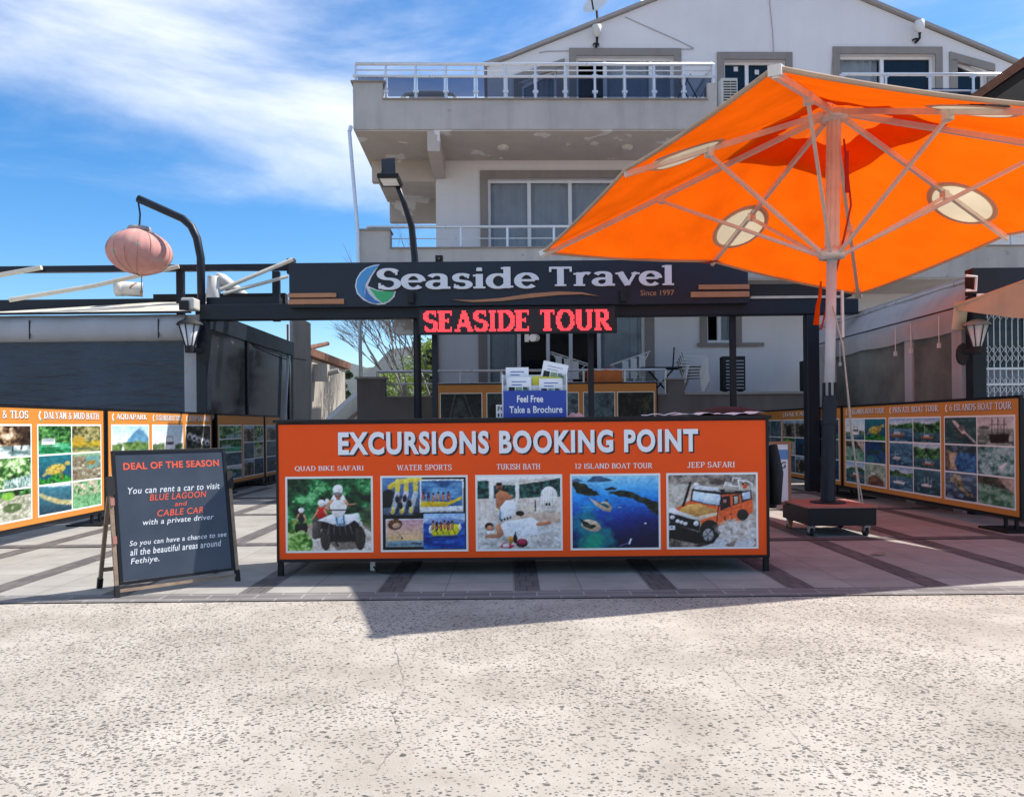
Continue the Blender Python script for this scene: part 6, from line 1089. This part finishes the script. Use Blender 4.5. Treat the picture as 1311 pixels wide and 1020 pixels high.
sf2 = thing('paper_sign', 'small white sign with black letters left of the blue brochure stand', 'sign', (Pp(641.5, 7.05), 7.05, ZC)); MB().box(-.045, .05, 0, .01, 0, .118).build('card', M['white'], sf2)
vs, fs = font_mesh('FO', .02); put2d(MB(), vs, fs, -.03, .045, .06, .105, -.002).build('lettering', M['ink'], sf2); MB().box(-.03, -.015, -.002, -.001, .01, .04).box(.0, .015, -.002, -.001, .01, .04).build('small_print', M['ink'], sf2)
pk = thing('folded_cloth', 'small crumpled pink cloth lying right of the brochure stand', 'cloth', (Pp(737, 7.1), 7.1, ZC)); mb = MB(); r = random.Random(4)
for j in range(9):
    for i in range(15): x, y = -.085+.17*i/14, -.06+.12*j/8; mb.v.append((x, y, max(.001, .035*(1-(x/.085)**2)*(1-(y/.06)**2)*(1+.5*math.sin(i*1.1+j*.8)))))
for j in range(8):
    for i in range(14): mb.f.append((j*15+i, j*15+i+1, (j+1)*15+i+1, (j+1)*15+i))
mb.build('fabric', M['pinkcloth'], pk, smooth=True)
rr = random.Random(5)
ppr = [('white paper sheet lying at the left end of the paper pile', 850, 7.0, -10), ('white paper sheet curling up in the middle of the paper pile', 890, 7.15, 6), ('white leaflet near the right end of the countertop', 945, 7.0, 14)]
for lab, u, Y, ro in ppr:
    t = thing('paper', lab, 'paper', (Pp(u, Y), Y, ZC), (0, 0, R_(ro)), 'loose papers on the counter'); mb = MB()
    for i in range(9): x = -.2+.4*i/8; z = .004+.022*abs(math.sin(i*.9+ro))*(.4+i/8); mb.v += [(x, -.11, z), (x, .11, z+.008)]
    for i in range(8): mb.f.append((2*i, 2*i+2, 2*i+3, 2*i+1))
    o = mb.build('sheet', M['white'], t); s_ = o.modifiers.new('thick', 'SOLIDIFY'); s_.thickness = .002
ht = thing('cap', 'dark maroon flat cap lying behind the papers on the counter', 'cap', (Pp(931, 7.4), 7.4, ZC)); MB().lathe([(.29, .0), (.30, .018), (.24, .06), (.13, .085), (0, .092)], n=28).build('crown', M['maroon'], ht, smooth=True); MB().lathe([(.30, .004), (.35, .002), (.36, .008), (.30, .015)], n=28).build('brim', M['maroon'], ht, smooth=True)
jk = thing('jacket', 'black jacket hanging at the right end of the counter', 'jacket', (L1+.09+.1, 7.35, 0)); mb = MB(); ring = 14
for z, rx_, ry_, cx in ((.52, .085, .17, .04), (.60, .10, .20, .045), (.8, .09, .19, .035), (1.0, .075, .18, .01), (1.15, .05, .16, -.02), (1.25, .02, .10, -.035)):
    for i in range(ring): a = 2*math.pi*i/ring; mb.v.append((cx+rx_*math.cos(a)*(1+.08*math.sin(i*2.4+z*9)), ry_*math.sin(a), z))
for j in range(5):
    for i in range(ring): mb.f.append((j*ring+i, j*ring+(i+1) % ring, (j+1)*ring+(i+1) % ring, (j+1)*ring+i))
mb.f.append(tuple(range(ring))[::-1]); mb.build('body', M['blackm'], jk, smooth=True); MB().tube([(.05, -.16, 1.1), (.08, -.2, .85), (.07, -.19, .56)], [.05, .06, .05], 10).build('sleeve', M['blackm'], jk, smooth=True)
cbl = MB().tube([PC(470, 716)+(0,) for _ in range(0)] or [(Pp(470, CY), CY+.25, .14), (Pp(471, CY), CY+.2, .05), (Pp(478, CY), CY+.12, .012), (Pp(500, CY), CY+.05, .012), (Pp(520, CY), CY+.12, .012), (Pp(530, CY), CY+.25, .03), (Pp(528, CY), CY+.3, .14)], .007, 6); tag(cbl.build('cable', M['rubber'], smooth=True), 'black cable loop hanging below the orange counter front', 'cable')
tag(MB().box(Pp(470, CY)-.02, Pp(470, CY)+.02, CY+.19, CY+.23, .012, .09).build('plug', M['whiteplastic']), 'white plug on the ground below the orange counter', 'plug')
ps = thing('poster_stand', 'small wood framed white poster stand behind the right end of the counter', 'poster stand', (at(1000, 640, 9.6).x, 9.6, 0))
z0, z1 = at(1000, 641, 9.6).z, at(1000, 565, 9.6).z; xl, xr = at(985, 600, 9.6).x-ps.location.x-.25, at(1013, 600, 9.6).x-ps.location.x
MB().box(xl, xl+.035, 0, .03, .02, z1).box(xr-.035, xr, 0, .03, .02, z1).box(xl+.036, xr-.036, 0, .03, z1-.035, z1).box(xl+.036, xr-.036, 0, .03, .30, .335).build('frame', mat('orange brown wood', (.40, .19, .09), .6, .2, 6), ps)
MB().box(xl+.036, xr-.036, .008, .02, .336, z1-.036).build('poster', M['white'], ps); MB().box(xl+.036, xr-.036, .006, .0079, z1-.22, z1-.10).build('blue_band', mat('sky blue print', (.12, .32, .62), .5, .1, 4), ps)
vs, fs = font_mesh('NING', .02, .15); put2d(MB(), vs, fs, xr-.30, xr-.06, z1-.33, z1-.25, .0065).build('lettering', M['ink'], ps)
# ------------------------------------------------------------------ side display boards
def board(label, loc, rotz, length, z0, z1, columns, feet, header=.19, logo=True, layout=(2, 3), m='amber', grp='amber picture boards along the terrace sides'):
    t = thing('display_board', label, 'display board', loc, (0, 0, rotz), grp); f = .035
    MB().box(0, length, 0, .03, z0, z0+f).box(0, length, 0, .03, z1-f, z1).box(0, f, 0, .03, z0+f, z1-f).box(length-f, length, 0, .03, z0+f, z1-f).box(f, length-f, .03, .06, z0+.01, z1-.01).build('frame', M['black'], t)
    MB().box(f+.001, length-f-.001, .004, .0299, z0+f+.001, z1-f-.001).build('panel', M[m], t)
    for x in feet:
        for dx in (-.10, .10) if len(feet) < 9 else (0,): MB().box(x+dx-.02, x+dx+.02, .032, .06, .03, z0-.002).build('leg', M['black'], t)
        MB().box(x-.28, x+.28, -.18, .30, 0, .028).build('foot', M['black'], t)
    zt_ = z1-f-header; zb_ = z0+f+.07
    for (title, sub, ca, cb_, kinds, seed) in columns:
        xa, xb = ca, cb_
        if title:
            vs, fs = serif(title, .19, .09, .02); tx0 = xa+.14; tx1 = xb-.06; zz0 = zt_+.065; zz1 = zz0+.092
            put2d(MB(), vs, fs, tx0+.008, tx1+.008, zz0-.008, zz1-.008, .0028).build('title_shadow', M['ink'], t); put2d(MB(), vs, fs, tx0, tx1, zz0, zz1, .0015).build('title', M['white'], t)
            ml = MB(); ml.v = [(xa+.09+.06*math.cos(R_(a)), .002, zz0+.04+.06*math.sin(R_(a))) for a in range(110, 251, 20)]+[(xa+.10+.045*math.cos(R_(a)), .002, zz0+.04+.045*math.sin(R_(a))) for a in range(250, 109, -20)]; ml.f = [tuple(range(len(ml.v)))]; ml.build('emblem', M['white'], t); MB().add([(xa+.07, .002, zz0-.005), (xa+.12, .002, zz0-.01), (xa+.09, .002, zz0-.035)], [(0, 1, 2)]).build('emblem_tip', mat('emblem green', (0, 0, 0)), t)
        if sub:
            vs, fs = font_mesh(sub, .01); c = (xa+xb)/2; put2d(MB(), vs, fs, c-.15, c+.15, zt_+.022, zt_+.047, .0025).build('subtitle', M['cream'], t)
        bd = MB().box(xa, xb, .0018, .0039, zb_, zt_).build('picture_mount', M['cream'], t)
        nc = max(1, len(kinds)//layout[1]) if len(kinds) >= layout[1] else 1; nr = len(kinds)//nc; g_ = .022; w_ = (xb-xa-g_*(nc+1))/nc; h_ = (zt_-zb_-g_*(nr+1))/nr
        for k, kd in enumerate(kinds):
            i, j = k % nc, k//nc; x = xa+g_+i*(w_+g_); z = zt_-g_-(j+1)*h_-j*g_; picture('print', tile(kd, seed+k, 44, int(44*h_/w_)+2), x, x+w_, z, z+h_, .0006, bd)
    return t
BX = 5.86; W90 = R_(90)
# right boards: local x runs towards the camera
c_ = lambda i: (.10+1.58*i, .10+1.58*i+1.47)
board('amber board of boat tours with three picture columns, nearest on the right', (BX, 13.86, 0), -W90, 4.86, .15, 1.60, [('12 ISLANDS BOAT TOUR', None, .12, 1.62, ['deck', 'turtle', 'cove', 'map', 'yacht', 'rock'], 21), ('PRIVATE BOAT TOUR', None, 1.70, 3.18, ['yacht', 'yacht', 'yacht', 'yacht', 'yacht', 'yacht'], 40), ('6 ISLANDS BOAT TOUR', None, 3.26, 4.76, ['gulet', 'ship', 'beach', 'shallow', 'cape', 'cove'], 60)], [.35, 4.6])
board('amber board with small ruin and diving pictures behind the umbrella pole', (BX, 18.6, 0), -W90, 4.70, .15, 1.60, [('', None, .12, 1.6, ['storm']*6, 71), ('DALYAN', None, 1.68, 3.16, ['ruin', 'ruin', 'theatre', 'dive', 'storm', 'ruin'], 80), ('', None, 3.24, 4.60, ['dive', 'dive', 'dive', 'storm', 'ruin', 'dive'], 90)], [.5, 4.3])
# left boards: local x runs away from the camera
board('bright amber board with waterfalls, turtle and mud bath pictures at the left edge', (-BX+.16, 6.21, 0), W90, 4.73, .15, 1.60, [('', None, .12, 1.5, ['yacht']*6, 101), ('SAKLIKENT & TLOS', None, 1.60, 3.06, ['gorge', 'gorge', 'fall', 'fall', 'theatre', 'theatre'], 110), ('DALYAN & MUD BATH', None, 3.17, 4.63, ['river', 'reeds', 'turtle', 'mud', 'sandspit', 'bathers'], 120)], [.4, 4.55])
board('amber board headed with the aquapark picture, behind the chalkboard', (-BX+.16, 10.99, 0), W90, 3.87, .15, 1.60, [('AQUAPARK', 'DAILY WORLD'[:0] or None, .12, 1.28, ['lake', 'bathers'], 130), ('12 ISLANDS BOAT TOUR', None, 1.38, 2.55, ['deck', 'yacht'], 140), ('JEEP SAFARI', None, 2.65, 3.78, ['convoy', 'mud'], 150)], [.3, 3.7], layout=(1, 2))
board('shaded amber board with dark pictures beyond the aquapark board on the left', (-BX+.12, 15.2, 0), W90, 2.9, .15, 1.60, [('', None, .1, 1.4, ['fall', 'river', 'storm', 'yacht'], 160), ('', None, 1.5, 2.85, ['ruin', 'fall', 'storm', 'theatre', 'ruin', 'dive'], 170)], [.3, 2.7])
board('short shaded amber board at the far end of the left row', (-BX+.12, 18.15, 0), W90, 1.2, .15, 1.60, [('', None, .1, 1.1, ['ruin', 'storm', 'dive'], 180)], [.3, .9])
bp_ = bl(558, 510, -2.32); bq = bl(842, 510, -2.32); o_ = BW(bp_[0], -2.34, 0); zt_ = bl(700, 490, -2.3)[1]
t = board('dim amber board of dark pictures hung on the terrace wall behind the counter', (o_.x, o_.y, 0), TH, bq[0]-bp_[0], .85, zt_, [('', None, .1, 1.15, ['lane'], 190), ('', None, 1.25, 2.2, ['bike'], 200), ('', None, 2.3, 3.55, ['storm'], 210), ('', None, 3.65, 4.45, ['storm'], 215), ('', None, 4.5, bq[0]-bp_[0]-.08, ['woods'], 220)], [], header=.2, layout=(1, 1), grp=None)
# ------------------------------------------------------------------ the chalkboard
ab = thing('sandwich_board', 'slate blue sandwich board with white and orange lettering on the pavement', 'sandwich board', (-3.03, 6.02, 0), (0, 0, R_(41.5)))
BWd, BH, LN = .91, 1.165, R_(-11)
tl = Matrix.Rotation(LN, 4, 'X')
def tilt(o): o.matrix_local = tl; return o
zb_, ztp = .10, 1.155
fm = MB().box(0, BWd, 0, .03, zb_, zb_+.025).box(0, BWd, 0, .03, ztp-.03, ztp).box(0, .028, 0, .03, zb_+.025, ztp-.03).box(BWd-.028, BWd, 0, .03, zb_+.025, ztp-.03); tilt(fm.build('frame', M['black'], ab, bevel=.003))
tilt(MB().box(.029, BWd-.029, .006, .02, zb_+.026, ztp-.031).build('board', M['slate'], ab))
for x in (-.018, BWd+.018):
    tilt(MB().box(x-.014, x+.014, .004, .03, .02, .84).build('front_leg', M['wood'], ab)); tilt(MB().box(x-.017, x+.017, -.004, .036, 0, .10).build('foot_cap', M['rubber'], ab)); tilt(MB().box(x-.025, x+.025, -.01, .05, .80, .95).build('hinge', M['blackm'], ab))
    MB().bar((x, .19, .88), (x, .52, .03), .028).build('rear_leg', M['wood'], ab); MB().bar((x, .50, .09), (x, .535, .0), .038).build('foot_cap', M['rubber'], ab)
MB().bar((0, .47, .16), (BWd, .47, .16), .03).build('rear_bar', M['wood'], ab); tilt(MB().box(.0, BWd, .002, .026, .045, .07).build('bottom_bar', M['wood'], ab))
tilt(MB().box(-.03, .0, -.008, -.001, .42, .48).box(-.03, .0, -.008, -.001, .72, .78).build('bracket', M['redwood'], ab))
def aline(text, x0, x1, f0, f1, key, bold=.008, shear=.22, sp=1.08):
    vs, fs = font_mesh(text, bold, shear, sp); H_ = ztp-zb_; z1_, z0_ = ztp-f0*H_, ztp-f1*H_
    tilt(put2d(MB(), vs, fs, x0*BWd, x1*BWd, z0_, z1_, .0045).build('lettering', M[key], ab))
aline('DEAL OF THE SEASON', .09, .93, .095, .150, 'redink', .03, 0)
for a_ in (('You can rent a car to visit', .115, .92, .285, .335, 'chalk'), ('BLUE LAGOON', .29, .79, .345, .395, 'redink'), ('and', .50, .61, .415, .450, 'redink'), ('CABLE CAR', .345, .75, .470, .520, 'redink'), ('with a private driver', .22, .84, .535, .590, 'chalk'), ('So you can have a chance to see', .10, .945, .685, .735, 'chalk'), ('all the beautiful areas around', .10, .89, .745, .795, 'chalk'), ('Fethiye.', .10, .335, .815, .870, 'chalk')): aline(*a_)
# ------------------------------------------------------------------ the big umbrella
n_ = Vector((.05480699, .06233633, .99654923)); T = Vector((3.9959937, 9.59724907, 5.148705)); base = Vector((3.75, 9.3, .0))
e1 = Vector((math.cos(-2.06544982), math.sin(-2.06544982), 0)); e1 = (e1-n_*e1.dot(n_)).normalized(); e2 = n_.cross(e1)
um = thing('parasol', 'huge orange square parasol leaning on a wheeled black base', 'parasol', base)
def utip(k):
    a = R_(45*k); L_, d = ((3.9168648, 1.43082585) if k % 2 == 0 else (2.75401253, 1.22175535)); return T+(e1*math.cos(a)+e2*math.sin(a))*L_-n_*d
tips = [utip(k) for k in range(8)]
def ub(mb, n, m, **k): return mb.build(n, m, um, world=True, **k)
ub(MB().box(3.36, 4.13, 8.87, 9.73, .13, .33), 'base_box', M['black'], bevel=.006); ub(MB().box(3.345, 4.145, 8.855, 9.745, .331, .349), 'base_top', M['redwood'])
for x, y in ((3.42, 8.95), (4.05, 8.95), (3.42, 9.64), (4.05, 9.64)):
    c = ub(MB().box(x-.035, x+.035, y-.03, y+.03, .10, .128).bar((x-.025, y, .11), (x-.025, y+.03, .05), .008, .05).bar((x+.025, y, .11), (x+.025, y+.03, .05), .008, .05), 'caster', M['canvas'])
    o = MB().tube([(x-.02, y+.03, .05), (x+.02, y+.03, .05)], .05, 16).build('wheel', M['rubber'], None); o.location = (-um.location.x, -um.location.y, -um.location.z); o.parent = c
pd = (T-Vector((3.75, 9.3, .35))); pb = Vector((3.75, 9.3, .35)); pt = lambda z: pb+pd*((z-.35)/pd.z)
ub(MB().tube([pt(.35), pt(1.62)], .083, 20).tube([pt(1.28), pt(1.31)], .096, 20).lathe([(.2, .0), (.2, .015), (.1, .03)], tuple(pb), 20), 'pole_sleeve', M['navy'], smooth=False)
for k in range(6): a = R_(60*k+10); q = pt(1.66); ub(MB().box(q.x+.074*math.cos(a)-.012, q.x+.074*math.cos(a)+.012, q.y+.074*math.sin(a)-.012, q.y+.074*math.sin(a)+.012, 1.56, 1.78), 'clamp_bolt', M['black'])
pm = MB(); npz = 14; prs = []
ub(MB().tube([pt(1.6), pt(3.28)], .060, 18), 'pole', M['polew'], smooth=True)
gm = MB(); ng = 32; o = 0
for z in (3.28, 5.10):
    q = pt(z)
    for k in range(ng): a = 2*math.pi*k/ng; r = .085*(1-.16*(k % 4 == 0)); gm.v.append((q.x+r*math.cos(a), q.y+r*math.sin(a), q.z))
for k in range(ng): gm.f.append((k, (k+1) % ng, ng+(k+1) % ng, ng+k))
gm.f.append(tuple(range(ng))[::-1]); ub(gm, 'pole', M['polem'])
rz = pt(3.34); ub(MB().lathe([(.09, -.06), (.15, -.05), (.16, .02), (.13, .07), (.09, .08)], tuple(rz), 20), 'runner', M['polem'], smooth=True)
hz = T-n_*.08; ub(MB().lathe([(.09, -.08), (.17, -.06), (.18, .02), (.12, .06), (0, .07)], tuple(hz), 20), 'hub', M['polem'], smooth=True)
for k in range(8):
    q = tips[k]; d = (q-T).normalized(); side = (e1*math.cos(R_(45*k))+e2*math.sin(R_(45*k)))
    ub(MB().bar(T-n_*.06+side*.15-n_*.03, q-n_*.03, .046, .06, up=tuple(n_)), 'rib', M['polem'])
    fr = .55 if k % 2 == 0 else .62; s_ = T.lerp(q, fr)-n_*.09; ub(MB().bar(rz+side*.14, s_, .034, .042, up=tuple(n_)).bar(s_-n_*.03, s_+n_*.08, .09, .07, up=tuple(side)), 'strut', M['polem'])
    if k % 2 == 0: ub(MB().bar(q-d*.16, q+d*.03, .10, .08, up=tuple(n_)), 'rib_end_cap', M['polem'])
    for j in range(0): pass
CU, CV = 36, 90
def in_vent(c, k):
    k %= 8; q = T.lerp(tips[k], .725); d = (tips[k]-T).normalized(); sd_ = n_.cross(d).normalized(); rel = c-q; A = tips[(k+1) % 8]-T; tg = (A-d*A.dot(d)).normalized(); return (rel.dot(d)/.42)**2+(rel.dot(sd_)/max(.2, abs(tg.dot(sd_)))/.336)**2
def canopy(s0, s1, lift, m, name, sag=.035, cv_=CV):
    mb = MB(); top = T+n_*.10
    for k in range(8):
        A, B = tips[k], tips[(k+1) % 8]; o = len(mb.v)
        for j in range(cv_+1):
            s = s0+(s1-s0)*j/cv_
            for i in range(CU+1):
                t = i/CU; w_ = 4*t*(1-t); q = T.lerp(A, s)*(1-t)+T.lerp(B, s)*t
                q = q+n_*(lift+.035-sag*w_*s*1.0-.10*(s*(1-s))*w_+.010*math.sin(t*9+s*13+k)*w_)
                if s1 > .5:
                    kv = (k if k % 2 else k+1) % 8; e_ = in_vent(q, kv)**.5
                    if .86 < e_ < 1.14: q0_ = T.lerp(tips[kv], .725); d_ = (q-q0_)/e_; q = q0_+d_
                mb.v.append(tuple(q))
        for j in range(cv_):
            for i in range(CU):
                a = o+j*(CU+1)+i; c = sum((Vector(mb.v[x]) for x in (a, a+1, a+CU+2, a+CU+1)), Vector())/4
                if s1 > .5 and in_vent(c, k if k % 2 else k+1) < 1: continue
                mb.f.append((a, a+1, a+CU+2, a+CU+1))
    bmv = mb
    return ub(bmv, name, m, smooth=True, recalc=False)
canopy(.17, 1.0, .0, M['umb'], 'canopy'); canopy(.02, .33, .09, cloth_through('cap cloth', (.82, .15, .012), .40), 'canopy_cap', .02, 8)
hm = MB(); ring_ = []
for k in range(8):
    A, B = tips[k], tips[(k+1) % 8]
    for i in range(CU): t = i/CU; ring_.append(A.lerp(B, t)+n_*(.035-.035*4*t*(1-t)-.012))
hm.tube(ring_+[ring_[0]], .022, 6, cap=False); ub(hm, 'hem', M['hem'], smooth=True)
for k in (1, 3, 5, 7):
    q = T.lerp(tips[k], .725); d = (tips[k]-T).normalized(); sd_ = n_.cross(d).normalized(); nn = d.cross(sd_); v_, rg = MB(), MB(); N_ = 32
    # the vent follows the two panels that meet at its rib
    def vp(a, r, off):
        dl, ds = r*math.cos(a), r*.80*math.sin(a); p = q+d*dl+sd_*ds; kk = abs(ds); A = tips[(k+1) % 8] if ds > 0 else tips[k-1]
        tang = (A-T); tang = tang-d*tang.dot(d); tang = tang.normalized(); p = q+d*dl+tang*kk; return p-n_*(off-.03)
    cidx = [q-n_*(.022-.03)]; pts = [vp(2*math.pi*i/N_, .44, .02) for i in range(N_)]
    # strip rows so the fold along the rib is kept
    rows = []
    for i in range(N_//2+1):
        a0_ = math.pi*i/(N_//2); rows.append([vp(a0_, .44, .034), ]+[q+d*(.44*math.cos(a0_))-n_*(.02-.03+.014-.0)]+[vp(-a0_, .44, .034)])
    for r_ in rows: v_.v += [tuple(p) for p in r_]
    for i in range(len(rows)-1):
        for c in (0, 1): v_.f.append((i*3+c, i*3+c+1, (i+1)*3+c+1, (i+1)*3+c))
    ub(v_, 'mesh_vent', M['vent'], smooth=False)
    for i in range(N_): a0_, a1_ = 2*math.pi*i/N_, 2*math.pi*(i+1)/N_; rg.quad(vp(a0_, .398, .042), vp(a1_, .398, .042), vp(a1_, .475, .03), vp(a0_, .475, .03))
    ub(rg, 'vent_hem', M['hem'])
F_ = tips[4]; ub(MB().tube([at(1066, 392, 9.35), at(1079, 442, 9.3), at(1101, 646, 9.2)], .009, 6).tube([at(1079, 436, 9.32), at(1090, 560, 9.25), at(1105, 647, 9.2)], .008, 6), 'rope', M['rope'])
ub(MB().tube([rz+Vector((.16, 0, 1.4)), rz+Vector((.24, 0, .6)), rz+Vector((.14, .1, .0)), rz+Vector((-.1, .1, -.9))], .012, 6).box(rz.x+.17, rz.x+.21, rz.y-.02, rz.y+.01, rz.z+.75, rz.z+1.25), 'strap', M['redcord'])
q = at(1048, 396, 9.3); ub(MB().tube([at(1051, 360, 9.3), at(1050, 378, 9.3), at(1047, 392, 9.3), at(1045, 416, 9.3)], [.01, .02, .025, .035], 6), 'ribbon', M['umb'])
ub(MB().bar(at(1078, 372, 9.5), at(1079, 432, 9.5), .03), 'tie_bar', M['polem'])
ub(MB().quad(tips[5]+Vector((0, 0, -.02)), tips[5].lerp(tips[6], .07)+Vector((0, 0, -.02)), tips[5].lerp(T, .05)+Vector((.1, 0, -.08)), tips[5].lerp(T, .06)+Vector((-.05, 0, -.08))), 'care_label', M['redcord'])

# ------------------------------------------------------------------ litter
for lab, (x, y), a_, k in (('dry brown leaf on the reddish paving right of the counter', gp(1124, 711), 20, .11), ('small brown scrap lying on the pebbled road before the counter', gp(433, 795), 70, .035)):
    t = thing('leaf', lab, 'leaf', (x, y, .014), (0, 0, R_(a_))); mb = MB()
    mb.add([(-k, 0, 0), (-k*.3, -k*.3, .012), (k*.6, -k*.2, .006), (k, 0, .018), (k*.5, k*.25, .012), (-k*.4, k*.28, .004)], [(0, 1, 5), (1, 2, 4, 5), (2, 3, 4)]); o = mb.build('blade', M['wood'], t); o.modifiers.new('thick', 'SOLIDIFY').thickness = .002
